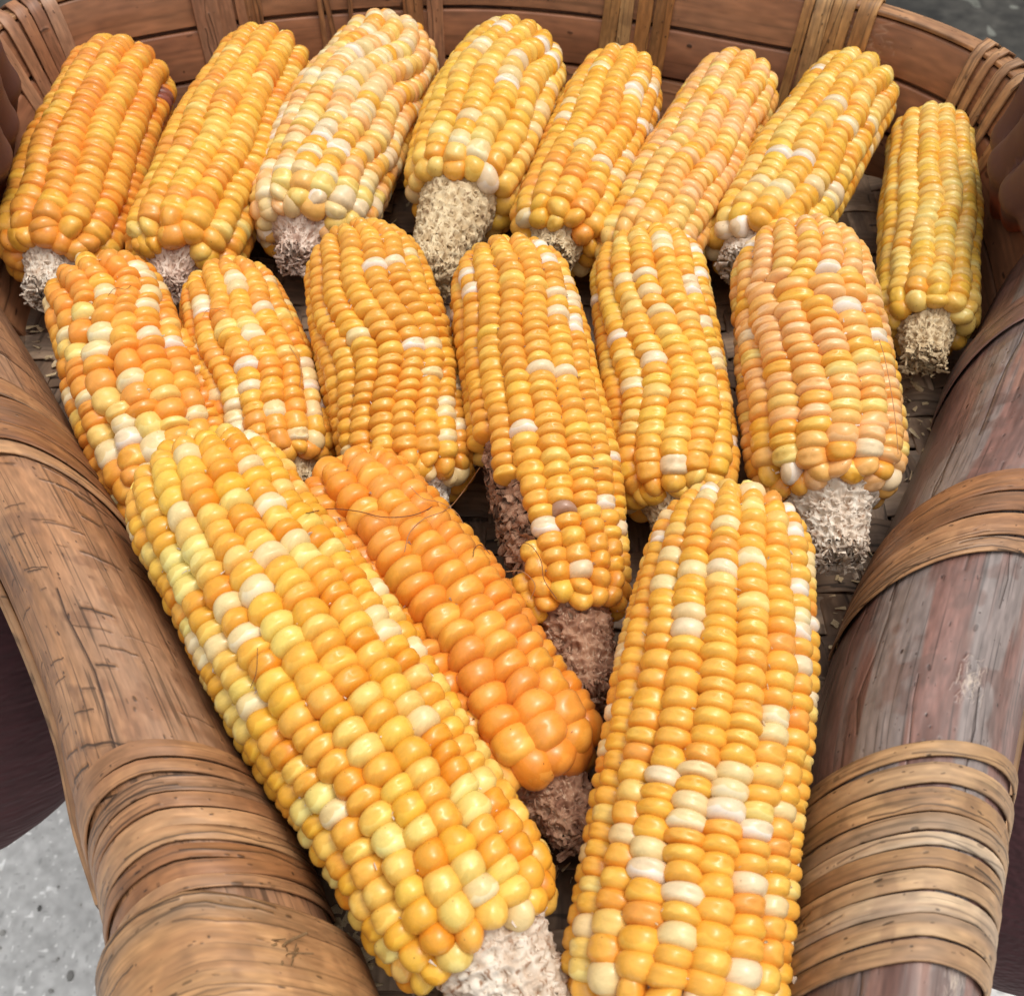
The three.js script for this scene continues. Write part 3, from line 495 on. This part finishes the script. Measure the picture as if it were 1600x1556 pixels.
const H1 = [0.031, 0.025], COBS = [
  { seed: 101, spots: [[80, 188, 9, 'bruise'], [274, 162, 10, 'bruise']], tip: [222, 58], butt: [70, 450], w: 196, h: H1, rows: 13, wobble: 0.06, pitch: 0.37, stub: { l: 0.36, r: 0.3, mat: 'white' }, mix: [['deep', 22], ['orange', 50], ['gold', 28]], label: 'deep orange corn cob at the far left corner of the basket, straight even rows' },
  { seed: 102, tip: [450, 42], butt: [262, 446], w: 188, h: H1, rows: 13, wobble: 0.05, pitch: 0.37, stub: { l: 0.25, r: 0.3, taper: 0.3, mat: 'pink' }, mix: [['orange', 30], ['gold', 48], ['yellow', 16], ['pale', 6]], label: 'golden orange corn cob with long straight rows, second from the far left corner' },
  { seed: 103, curl: (f) => 0.5 * smoothstep(f, 0.3, 0.62) - 0.25 * Math.sin(f * 9), tip: [648, 24], butt: [462, 402], w: 204, h: H1, rows: 16, pitch: 0.42, wobble: 0.3, jit: 0.13, bend: 0.12, stub: { l: 0.26, r: 0.33, taper: 0.3, mat: 'pink' }, mix: [['peach', 34], ['pale', 24], ['cream', 28], ['gold', 8], ['white', 10]], label: 'pale peach and cream corn cob with wavy swirling rows in the back row' },
  { seed: 104, spots: [[780, 195, 13, 'white'], [752, 278, 16, 'cream'], [742, 298, 16, 'cream'], [770, 290, 14, 'white']], tip: [834, 32], butt: [703, 352], w: 208, h: H1, rows: 16, pitch: 0.48, jit: 0.1, taperTip: 0.9, buttLen: 0.9, stub: { l: 1.35, r: 0.5, mat: 'straw', chaff: 620, rough: 0.1, taper: 0.42 }, mix: [['gold', 24], ['yellow', 44], ['pale', 16], ['cream', 10], ['white', 7]], label: 'yellow corn cob ending in a long bare straw coloured cob without kernels' },
  { seed: 105, tip: [994, 72], butt: [858, 412], w: 168, h: H1, rows: 13, wobble: 0.08, pitch: 0.42, jit: 0.09, stub: { l: 0.12, r: 0.4 }, mix: [['orange', 16], ['gold', 54], ['yellow', 24], ['cream', 4], ['white', 7]], label: 'narrow golden corn cob with scattered white kernels, right of the bare ended cob' },
  { seed: 106, tip: [1182, 83], butt: [982, 445], w: 168, h: H1, rows: 13, wobble: 0.08, pitch: 0.4, jit: 0.09, stub: { l: 0.12, r: 0.4 }, mix: [['peach', 62], ['gold', 12], ['pale', 26]], label: 'peach coloured corn cob of the back row with patches of pale yellow kernels' },
  { seed: 107, tip: [1368, 87], butt: [1154, 428], w: 178, h: H1, rows: 13, wobble: 0.07, pitch: 0.4, jit: 0.08, stub: { l: 0.12, r: 0.44, mat: 'white' }, mix: [['gold', 30], ['yellow', 40], ['pale', 28], ['cream', 6], ['white', 5]], label: 'light yellow corn cob with a cluster of white kernels near its far tip' },
  { seed: 108, tip: [1455, 160], butt: [1446, 540], w: 156, h: [0.027, 0.024], rows: 13, wobble: 0.06, pitch: 0.42, jit: 0.09, stub: { l: 0.6, r: 0.46, mat: 'straw', chaff: 320, rough: 0.16, taper: 0.3 }, mix: [['gold', 18], ['yellow', 40], ['pale', 40]], label: 'slim pale yellow corn cob alone against the right side rail with a frayed brown stub' },
  { seed: 109, tip: [132, 384], butt: [300, 825], w: 224, h: [0.042, 0.023], rows: 15, pitch: 0.5, jit: 0.2, wobble: 0.22, lump: 0.03, lean: -0.1, stub: { l: 0.2, r: 0.4 }, mix: [['deep', 14], ['orange', 50], ['gold', 10], ['pale', 12], ['cream', 20], ['white', 4]], label: 'orange and cream corn cob with jumbled irregular kernels beside the left rail' },
  { seed: 110, tip: [336, 392], butt: [456, 760], w: 190, h: [0.04, 0.022], rows: 15, wobble: 0.1, pitch: 0.46, jit: 0.12, stub: { l: 0.2, r: 0.4 }, mix: [['orange', 44], ['gold', 36], ['pale', 8], ['cream', 12], ['white', 6]], label: 'orange corn cob with white bands, second from the left in the middle row' },
  { seed: 111, tip: [550, 330], butt: [656, 796], w: 222, h: [0.046, 0.022], rows: 17, pitch: 0.4, jit: 0.08, wobble: 0.2, taperTip: 0.92, stub: { l: 0.15, r: 0.4, mat: 'white' }, mix: [['amber', 52], ['gold', 46], ['cream', 4], ['white', 2]], label: 'amber gold corn cob with a rounded top and few white kernels in the middle row' },
  { seed: 112, spots: [[880, 800, 11, 'mould']], tip: [780, 355], butt: [902, 992], w: 234, h: [0.046, 0.023], rows: 16, wobble: 0.08, pitch: 0.42, jit: 0.08, taperButt: 0.82, stub: { l: 0.9, r: 0.42, mat: 'brown', rough: 0.2, chaff: 260 }, mix: [['amber', 40], ['gold', 46], ['yellow', 8], ['white', 9]], bareZones: [{ s: [0.58, 0.9], th: [0.6, 2.2], n: 700 }], bare: (s, th) => { const t = ((th % 6.283) + 6.283) % 6.283; return s > 0.58 && s < 0.9 && t > 0.62 + (s < 0.7 ? 0.3 : 0) + (s > 0.84 ? 0.2 : 0) && t < 3.2; }, label: 'long golden corn cob with kernels missing on its left side and a brown ragged stub' },
  { seed: 113, tip: [1000, 336], butt: [1060, 815], w: 208, h: [0.044, 0.021], rows: 15, pitch: 0.42, jit: 0.09, wobble: 0.16, segs: [[0, 0.4, 15, 0], [0.4, 1, 14, 0.35]], stub: { l: 0.2, r: 0.4 }, mix: [['gold', 60], ['yellow', 24], ['pale', 12], ['cream', 4], ['white', 5]], label: 'golden yellow corn cob between the long broken cob and the fat peach cob' },
  { seed: 114, curl: (f) => 0.16 * Math.exp(-(((f - 0.37) / 0.07) ** 2)), tip: [1234, 322], butt: [1300, 806], w: 248, h: [0.049, 0.027], rows: 17, pitch: 0.4, jit: 0.08, wobble: 0.08, twist: 0.08, segs: [[0, 0.33, 17, 0], [0.33, 0.41, 13, 0.2], [0.41, 1, 15, 0.5]], stub: { l: 0.62, r: 0.44, mat: 'white', chaff: 420, rough: 0.14, taper: 0.3 }, mix: [['peach', 62], ['gold', 20], ['pale', 10], ['white', 6]], label: 'fat peach orange corn cob with broken rows and a thick white papery stub' },
  { seed: 115, tip: [264, 680], butt: [778, 1496], w: 328, h: [0.05, 0.03], rows: 18, pitch: 0.52, jit: 0.09, wobble: 0.08, twist: 0.1, taperTip: 0.93, taperButt: 0.88, stub: { l: 0.75, r: 0.46, mat: 'white', chaff: 420, rough: 0.1, drop: 0.1, taper: 0.2 }, mix: [['honey', 40], ['gold', 12], ['yellow', 22], ['lemon', 14], ['pale', 6], ['cream', 10]], grow: 0.25, patchy: 0.25, label: 'largest yellow corn cob, lying slantwise across the front left with a white stub' },
  { seed: 116, tip: [504, 706], butt: [872, 1246], w: 256, h: [0.038, 0.022], rows: 12, pitch: 0.46, grow: 0.9, endW: 1.15, jit: 0.07, wobble: 0.06, twist: 0.1, taperButt: 1.0, buttLen: 0.85, stub: { l: 0.5, r: 0.36, mat: 'brown', chaff: 300, rough: 0.2 }, mix: [['deep', 42], ['orange', 46], ['amber', 12]], label: 'deep orange corn cob with large glossy kernels between the two front cobs' },
  { seed: 117, spots: [[1110, 1335, 14, 'white'], [1040, 1335, 14, 'white'], [1168, 1345, 14, 'white'], [1058, 1280, 14, 'cream'], [1132, 1210, 16, 'white'], [1030, 1105, 13, 'white'], [1038, 1055, 13, 'white'], [1148, 1440, 13, 'white'], [1030, 1478, 15, 'cream'], [930, 1525, 16, 'cream'], [1140, 885, 14, 'white'], [1060, 975, 12, 'white']], tip: [1158, 738], butt: [1035, 1650], w: 338, h: [0.048, 0.029], rows: 18, pitch: 0.44, jit: 0.08, wobble: 0.06, twist: -0.12, taperTip: 0.86, stub: { l: 0.2, r: 0.4 }, mix: [['orange', 9], ['gold', 64], ['pale', 10], ['cream', 9], ['white', 9]], label: 'big golden corn cob speckled with white kernels at the front right' },
];
const built = COBS.map(cornCob);
console.log('kernels shown', totalKernels);
bases.forEach((b, i) => console.log(i + 1, 'L', (b.L * 100).toFixed(1), 'D', (b.R * 200).toFixed(1), 'lowest', Math.min(...b.P.map((p, k) => p.y - FLOOR - b.rad(k))).toFixed(4)));
for (let i = 0; i < bases.length; i++) for (let j = i + 1; j < bases.length; j++) { let worst = 1, wp; for (let a = 0; a < 240; a += 6) for (let b = 0; b < 240; b += 6) { const d = bases[i].P[a].distanceTo(bases[j].P[b]) - bases[i].rad(a) - bases[j].rad(b); if (d < worst) { worst = d; wp = [a, b]; } } if (worst < -0.002) console.log('overlap', i + 1, j + 1, (worst * 1000).toFixed(1), 'mm at', wp); }


// ---------------------------------------------------------------- small things lying on the corn
const cobHit = (px, py, off = 0.0006) => {            // where the sight line of the photograph meets the corn
  const d = FWD.clone().addScaledVector(RIGHT, (px - CX) / F).addScaledVector(UPV, -(py - CY) / F).normalize();
  for (let t = 0.2; t < 0.6; t += 0.0008) { const p = EYE.clone().addScaledVector(d, t); for (const b of bases) for (let i = 0; i < b.P.length; i += 4) if (Math.abs(b.P[i].x - p.x) < 0.03 && p.distanceTo(b.P[i]) < b.rad(i) + off) return p; }
  return at(px, py, 0.03);
};
const M_SILK = new THREE.MeshStandardMaterial({ color: lin('#6b3d22'), roughness: 0.6 }), M_SILKP = new THREE.MeshStandardMaterial({ color: lin('#a0714a'), roughness: 0.6 });
for (const [pts, m, r, label] of [
  [[[478, 802], [520, 795], [560, 799], [600, 808], [640, 806], [662, 799], [676, 791], [668, 797]], M_SILK, 0.00016, 'dark corn silk thread lying across the top of the deep orange cob'],
  [[[750, 730], [722, 770], [690, 800], [660, 812], [640, 832], [632, 862]], M_SILKP, 0.00015, 'long looping silk thread hanging from the amber cob to the deep orange cob'],
  [[[739, 870], [742, 856], [752, 852], [766, 866]], M_SILK, 0.00016, 'short hooked silk thread at the right flank of the deep orange cob'],
  [[[790, 893], [818, 894], [836, 914], [829, 936]], M_SILKP, 0.00015, 'curved silk thread reaching from the orange cob to the broken long cob'],
  [[[808, 850], [826, 850], [845, 875], [850, 905], [870, 936]], M_SILK, 0.00014, 'thin silk thread hanging over the bare patch of the long broken cob'],
  [[[402, 1012], [400, 1050], [391, 1075]], M_SILK, 0.0001, 'fine dark hair lying on a pale kernel of the largest yellow cob'],
  [[[1374, 530], [1382, 556], [1392, 606], [1400, 660], [1404, 710]], M_SILKP, 0.00013, 'fine silk thread running along the right side of the fat peach cob'],
  [[[452, 540], [470, 572], [468, 604]], M_SILKP, 0.00012, 'fine bent silk thread on the white banded orange cob'],
  [[[316, 496], [322, 486], [336, 482], [352, 488]], M_SILKP, 0.0001, 'pale curl of silk near the far tip of the white banded orange cob'],
  [[[168, 462], [180, 450], [196, 452], [204, 446]], M_SILK, 0.0001, 'tiny dark silk curl at the top of the jumbled orange and cream cob'],
  [[[640, 760], [660, 778], [690, 786], [712, 800], [724, 818]], M_SILKP, 0.00012, 'pale frayed silk strand at the lower end of the amber cob'],
]) {
  const p = pts.map(([x, y]) => cobHit(x, y)), o = p[0].clone(), c = new THREE.CatmullRomCurve3(p.map((q) => q.sub(o)), false, 'centripetal');
  const t = tag(obj('silk_thread', new THREE.TubeGeometry(c, 40, r * 0.8, 5), m), label, 'corn silk', 'silk threads on the corn'); t.position.copy(o);
}
for (const [x, y, w, a, label] of [[1236, 1544, 0.0016, 0.4, 'small pale chip on the right rail below the lashing, the rounder of two'], [1249, 1537, 0.0021, 1.2, 'small triangular white chip on the right rail below the lashing']]) {
  const f = frameAt(frR, 1), s = new THREE.Shape([new THREE.Vector2(-w, -w * 0.5), new THREE.Vector2(w, -w * 0.6), new THREE.Vector2(w * 0.3, w)]), g = new THREE.ExtrudeGeometry(s, { depth: 0.0005, bevelSize: 0.0002, bevelThickness: 0.0002, bevelSegments: 1 }); g.rotateX(-Math.PI / 2);
  let h = 0; for (let q = 0; q < 0.06; q += 0.001) { const p = at(x, y, q); let best = 1e9, bi = 0; frR.forEach((fr, i) => { const d = Math.abs(fr.c.z - p.z); if (d < best) { best = d; bi = i; } }); const fr = frR[bi], u = p.clone().sub(fr.c).dot(fr.right) / fr.a; const top = Math.abs(u) < 1 ? 0.042 * Math.sqrt(1 - u * u) + fr.c.y - FLOOR : 0; if (q < top) h = q; }
  const m = tag(obj('husk_chip', g, M_COB.white), label, 'husk chip'); m.position.copy(at(x, y, h + 0.0012)); m.rotation.set(0.2, a, 0.5);
}
{ // frayed fibres: a tuft on the sheath of the left rail, a loose end at the right lashing
  const fibres = []; let keep = seed; seed = 909;
  const c0 = cobHit(0, 0) && at(418, 1520, 0.0475);
  for (let i = 0; i < 44; i++) { const a = c0.clone().add(V(rs(0.004), rs(0.001), rs(0.003))), e = a.clone().add(V(rs(0.007), rr(0.001, 0.006), rs(0.007))), m = a.clone().lerp(e, 0.5).add(V(rs(0.003), rr(0.001, 0.004), rs(0.002))); fibres.push(new THREE.TubeGeometry(new THREE.CatmullRomCurve3([a, m, e]), 8, rr(0.00012, 0.0004), 4)); }
  const l0 = at(1540, 1236, 0.03); fibres.push(new THREE.TubeGeometry(new THREE.CatmullRomCurve3([l0.clone().add(V(-0.004, 0, 0)), l0, l0.clone().add(V(0.007, -0.001, 0.001))]), 8, 0.0003, 4));
  tag(obj('frayed_fibre', mergeGeometries(fibres), M_TIE[0], basket), null, null, null, 'stuff'); seed = keep;
}

// ---------------------------------------------------------------- the person who sits behind the basket and holds it on the lap
function blob(caps, lo, hi, cell, k, grow = 0) {      // smooth union of tapered capsules, meshed
  const c = lo.clone().add(hi).multiplyScalar(0.5), half = Math.max(hi.x - lo.x, hi.y - lo.y, hi.z - lo.z) / 2 + cell * 2, n = Math.ceil(2 * half / cell) + 2;
  const mc = new MarchingCubes(n, new THREE.MeshStandardMaterial(), false, false, 200000), p = V(), ab = V();
  const C = caps.map(([a, b, r0, r1]) => { ab.copy(b).sub(a); return { a, x: ab.x, y: ab.y, z: ab.z, l: Math.max(1e-9, ab.lengthSq()), r0: r0 + grow, r1: r1 + grow }; });
  for (let z = 0; z < n; z++) for (let y = 0; y < n; y++) for (let x = 0; x < n; x++) {
    p.set(c.x + (x - n / 2) / (n / 2) * half, c.y + (y - n / 2) / (n / 2) * half, c.z + (z - n / 2) / (n / 2) * half);
    let d = 1;
    for (const q of C) {
      const px = p.x - q.a.x, py = p.y - q.a.y, pz = p.z - q.a.z, t = clamp((px * q.x + py * q.y + pz * q.z) / q.l, 0, 1), ex = px - q.x * t, ey = py - q.y * t, ez = pz - q.z * t, e = Math.sqrt(ex * ex + ey * ey + ez * ez) - lerp(q.r0, q.r1, t);
      if (e > d + k) continue; const h = clamp(0.5 + 0.5 * (d - e) / k, 0, 1); d = lerp(d, e, h) - k * h * (1 - h);
    }
    mc.field[x + y * n + z * n * n] = -d;
  }
  mc.isolation = 0; mc.update();
  const m = mc.count, pos = new Float32Array(m * 3), nor = new Float32Array(m * 3);
  for (let i = 0; i < m * 3; i++) { pos[i] = mc.positionArray[i] * half + c.getComponent(i % 3); nor[i] = mc.normalArray[i]; }
  for (let i = 0; i < m; i++) { const l = Math.hypot(nor[i * 3], nor[i * 3 + 1], nor[i * 3 + 2]) || 1; for (let q = 0; q < 3; q++) nor[i * 3 + q] /= l; }
  const g = new THREE.BufferGeometry(); g.setAttribute('position', new THREE.BufferAttribute(pos, 3)); g.setAttribute('normal', new THREE.BufferAttribute(nor, 3)); return g;
}
const bounds = (caps, m) => { const lo = V(9, 9, 9), hi = V(-9, -9, -9); for (const [a, b, r0, r1] of caps) for (const [p, r] of [[a, r0], [b, r1]]) { lo.min(p.clone().subScalar(r + m)); hi.max(p.clone().addScalar(r + m)); } return [lo, hi]; };
const chain = (pts, radii) => pts.slice(1).map((p, i) => [pts[i], p, radii[i], radii[i + 1]]);
const person = base('person', V(0, 0, 0));
tag(person, 'person in maroon trousers holding the basket on the lap with dark hands at its rim', 'person');
const tips = [];
function hand(sgn, fingers, thumb, palm, wrist) {     // finger joints in photograph pixels and height above the basket bottom
  const caps = [], W = wrist, Pm = palm;
  const J = fingers.map((f) => f.map(([x, y, h]) => at(x - sgn * 2, y, h)));
  for (const f of J) { caps.push(...chain(f, [0.0088, 0.0082, 0.0076, 0.0062])); caps.push([Pm, f[0], 0.012, 0.0088]); tips.push(f); }
  const T = thumb.map(([x, y, h]) => at(x, y, h)); caps.push(...chain([Pm, ...T], [0.016, 0.011, 0.0095, 0.0078])); tips.push(T);
  caps.push([W, Pm, 0.024, 0.02]);
  return caps;
}
const palmR = at(1742, 250, 0.048), wristR = palmR.clone().add(V(0.055, 0.002, -0.03)), palmL = at(-128, 190, 0.048), wristL = palmL.clone().add(V(-0.055, 0.002, -0.03));
const handR = hand(1, [
  [[1700, 112, 0.066], [1640, 140, 0.078], [1590, 215, 0.058], [1580, 285, 0.03]],
  [[1714, 175, 0.07], [1644, 195, 0.079], [1586, 255, 0.058], [1578, 325, 0.028]],
  [[1724, 235, 0.07], [1660, 250, 0.08], [1606, 300, 0.06], [1596, 338, 0.034]],
  [[1734, 300, 0.066], [1684, 312, 0.074], [1640, 345, 0.055], [1634, 372, 0.036]],
], [[1760, 210, 0.012], [1716, 170, -0.002], [1668, 170, -0.006]], palmR, wristR);
const handL = hand(-1, [
  [[-96, 50, 0.066], [-42, 74, 0.078], [-8, 130, 0.06], [-4, 180, 0.034]],
  [[-104, 110, 0.07], [-46, 124, 0.079], [-12, 190, 0.058], [-10, 246, 0.03]],
  [[-112, 170, 0.07], [-56, 178, 0.08], [-24, 240, 0.06], [-22, 285, 0.034]],
  [[-120, 230, 0.066], [-76, 236, 0.074], [-50, 280, 0.055], [-48, 310, 0.036]],
], [[-146, 150, 0.012], [-104, 110, -0.002], [-60, 108, -0.006]], palmL, wristL);
const kneeL = V(-0.232, 0.362, -0.204), kneeR = V(0.204, 0.337, -0.168), hipL = V(-0.09, 0.32, -0.66), hipR = V(0.09, 0.32, -0.66);
const legs = [[hipL, kneeL, 0.085, 0.062], [hipR, kneeR, 0.085, 0.062], [kneeL, V(-0.15, 0.09, -0.46), 0.055, 0.038], [kneeR, V(0.15, 0.09, -0.44), 0.055, 0.038], [hipL, hipR, 0.095, 0.095]];
const feet = [[V(-0.15, 0.05, -0.48), V(-0.17, 0.025, -0.31), 0.036, 0.025], [V(0.15, 0.05, -0.46), V(0.17, 0.025, -0.29), 0.036, 0.025], [V(-0.15, 0.09, -0.46), V(-0.15, 0.05, -0.48), 0.036, 0.036], [V(0.15, 0.09, -0.44), V(0.15, 0.05, -0.46), 0.036, 0.036]];
const chest = V(0, 0.72, -0.76), neck = V(0, 0.88, -0.78), elbowL = V(-0.36, 0.54, -0.62), elbowR = V(0.37, 0.54, -0.62), shL = V(-0.17, 0.8, -0.77), shR = V(0.17, 0.8, -0.77);
const torso = [[V(-0.05, 0.36, -0.68), V(-0.06, 0.72, -0.76), 0.1, 0.1], [V(0.05, 0.36, -0.68), V(0.06, 0.72, -0.76), 0.1, 0.1], [shL, shR, 0.06, 0.06]];
const arms = [[shL, elbowL, 0.05, 0.04], [shR, elbowR, 0.05, 0.04]], fore = [[elbowL, wristL, 0.04, 0.025], [elbowR, wristR, 0.04, 0.025]];
const head = [[neck, V(0, 0.95, -0.78), 0.05, 0.055], [V(0, 1.02, -0.78), V(0, 1.07, -0.79), 0.072, 0.088], [V(0, 0.99, -0.74), V(0, 1.0, -0.73), 0.045, 0.045], [V(0, 1.05, -0.7), V(0, 1.02, -0.678), 0.009, 0.014]];
{
  const all = [...legs, ...feet, ...torso, ...arms, ...fore, ...head], gs = [blob(all, ...bounds(all, 0.03), 0.013, 0.03)];
  for (const c of [handR, handL]) gs.push(blob(c, ...bounds(c, 0.01), 0.0026, 0.0026));
  const g = mergeGeometries(gs), p = g.attributes.position, col = new Float32Array(p.count * 3), q = V(), dark = lin('#5c4240'), pink = lin('#b8623f');
  for (let i = 0; i < p.count; i++) { q.fromBufferAttribute(p, i); let k = 0; for (const f of tips) { const a = f[f.length - 1]; k = Math.max(k, 1 - smoothstep(q.distanceTo(a), 0.006, 0.019)); } const n = 0.92 + 0.16 * fbm(q.x * 180, q.z * 180 + q.y * 90, 700, 0, 0, 3); col.set([lerp(dark.r, pink.r, k) * n, lerp(dark.g, pink.g, k) * n, lerp(dark.b, pink.b, k) * n], i * 3); }
  g.setAttribute('color', new THREE.BufferAttribute(col, 3));
  obj('body', g, new THREE.MeshPhysicalMaterial({ vertexColors: true, roughness: 0.6, specularIntensity: 0.4 }), person);
  const weave = canvasTexture(256, 256, (u, v) => { const q = 200 + 30 * (fbm(u * 5, v * 5, 801, 5, 5, 4) - 0.5) + 26 * (vnoise(u * 128, v * 20, 802, 128, 20) - 0.5) + 26 * (vnoise(u * 20, v * 128, 803, 20, 128) - 0.5); return [q, q, q]; }), folds = canvasTexture(256, 256, (u, v) => { const q = 255 * (0.75 * fbm(u * 3, v * 9, 811, 3, 9, 3) + 0.25 * vnoise(u * 100, v * 100, 812, 100, 100)); return [q, q, q]; }, null, false);
  const clothUV = (g2) => { const p2 = g2.attributes.position, u2 = new Float32Array(p2.count * 2); for (let i = 0; i < p2.count; i++) { u2[i * 2] = (p2.getX(i) + 0.3 * p2.getZ(i)) / 0.16; u2[i * 2 + 1] = (p2.getY(i) - p2.getZ(i)) / 0.16; } g2.setAttribute('uv', new THREE.BufferAttribute(u2, 2)); return g2; };
  const cloth = (hex, s) => new THREE.MeshPhysicalMaterial({ color: lin(hex), map: weave, bumpMap: folds, bumpScale: 0.0025, roughness: 0.85, sheen: 0.4, sheenColor: new THREE.Color(0.1, 0.04, 0.05), sheenRoughness: 0.5 });
  obj('trousers', clothUV(blob(legs, ...bounds(legs, 0.04), 0.013, 0.03, 0.008)), cloth('#4a2228'), person);
  const sh = [...torso, ...arms]; obj('shirt', clothUV(blob(sh, ...bounds(sh, 0.04), 0.013, 0.03, 0.009)), cloth('#4a2630'), person);
  obj('hair', blob([[V(0, 1.07, -0.81), V(0, 1.09, -0.8), 0.085, 0.088]], V(-0.12, 0.95, -0.92), V(0.12, 1.2, -0.68), 0.01, 0.02), new THREE.MeshStandardMaterial({ color: lin('#14100e'), roughness: 0.8 }), person);
  const M_NAIL = new THREE.MeshPhysicalMaterial({ color: lin('#b87a62'), roughness: 0.35, clearcoat: 0.4 });
  for (const f of tips) { const a = f[f.length - 1], b = f[f.length - 2], d = a.clone().sub(b).normalize(), side = d.clone().cross(UP).normalize(), out = side.clone().cross(d).normalize(); if (out.y < 0) out.negate();
    const g2 = new THREE.SphereGeometry(1, 12, 8), m = obj('nail', g2, M_NAIL, person); const X = new THREE.Matrix4().makeBasis(side, out, side.clone().cross(out)); X.scale(V(0.0042, 0.0012, 0.0055)); X.setPosition(a.clone().addScaledVector(d, 0.001).addScaledVector(out, 0.0063)); X.decompose(m.position, m.quaternion, m.scale); }
}

{
  const fl = [], cup = new THREE.SphereGeometry(1, 6, 3, 0, Math.PI * 1.2, 0.5, 1.0), X = new THREE.Matrix4(), Q = new THREE.Matrix4(), E = new THREE.Euler(); seed = 4242;
  for (const [x, y, sx, sy, n] of [[1400, 660, 60, 90, 70], [1340, 960, 40, 110, 60], [560, 1480, 60, 60, 60], [800, 860, 40, 90, 30], [90, 560, 40, 60, 30], [860, 1330, 40, 60, 30], [640, 330, 30, 60, 24]]) for (let i = 0; i < n; i++) {
    const p = at(x + rs(sx), y + rs(sy), 0.0012), z = rr(0.0003, 0.0012); X.makeRotationFromEuler(E.set(rs(0.7), rnd() * 6, rs(0.7))); X.scale(V(z * rr(0.4, 1.4), z * 0.5, z * rr(0.8, 2.6))); X.setPosition(p); fl.push(flake(X));
  }
  tag(obj('chaff_crumbs', mergeGeometries(fl), M_CHAFF.straw), 'pale chaff crumbs strewn over the woven bottom of the basket', 'chaff', null, 'stuff');
}

{ // grit on the concrete
  const g = new THREE.IcosahedronGeometry(1, 0), n = 1400, im = new THREE.InstancedMesh(g, new THREE.MeshStandardMaterial({ color: 0xffffff, roughness: 0.9 }), n), X = new THREE.Matrix4(), E = new THREE.Euler(), col = new THREE.Color(); seed = 77;
  for (let i = 0; i < n; i++) { const z = rr(0.0008, 0.0026) * (rnd() < 0.05 ? 2 : 1); X.makeRotationFromEuler(E.set(rnd() * 6, rnd() * 6, rnd() * 6)); X.scale(V(z * rr(0.7, 1.5), z * rr(0.5, 0.9), z)); X.setPosition(V(rs(0.7), z * 0.3, rr(-0.5, 0.25))); im.setMatrixAt(i, X); const k = rr(0.12, 0.62); im.setColorAt(i, col.setRGB(k, k * 0.97, k * 0.92)); }
  im.name = 'ground_grit'; im.castShadow = im.receiveShadow = true; scene.add(im); tag(im, 'loose grit and sand grains lying on the concrete ground', 'grit', null, 'stuff');
}


renderer.render(scene, camera);
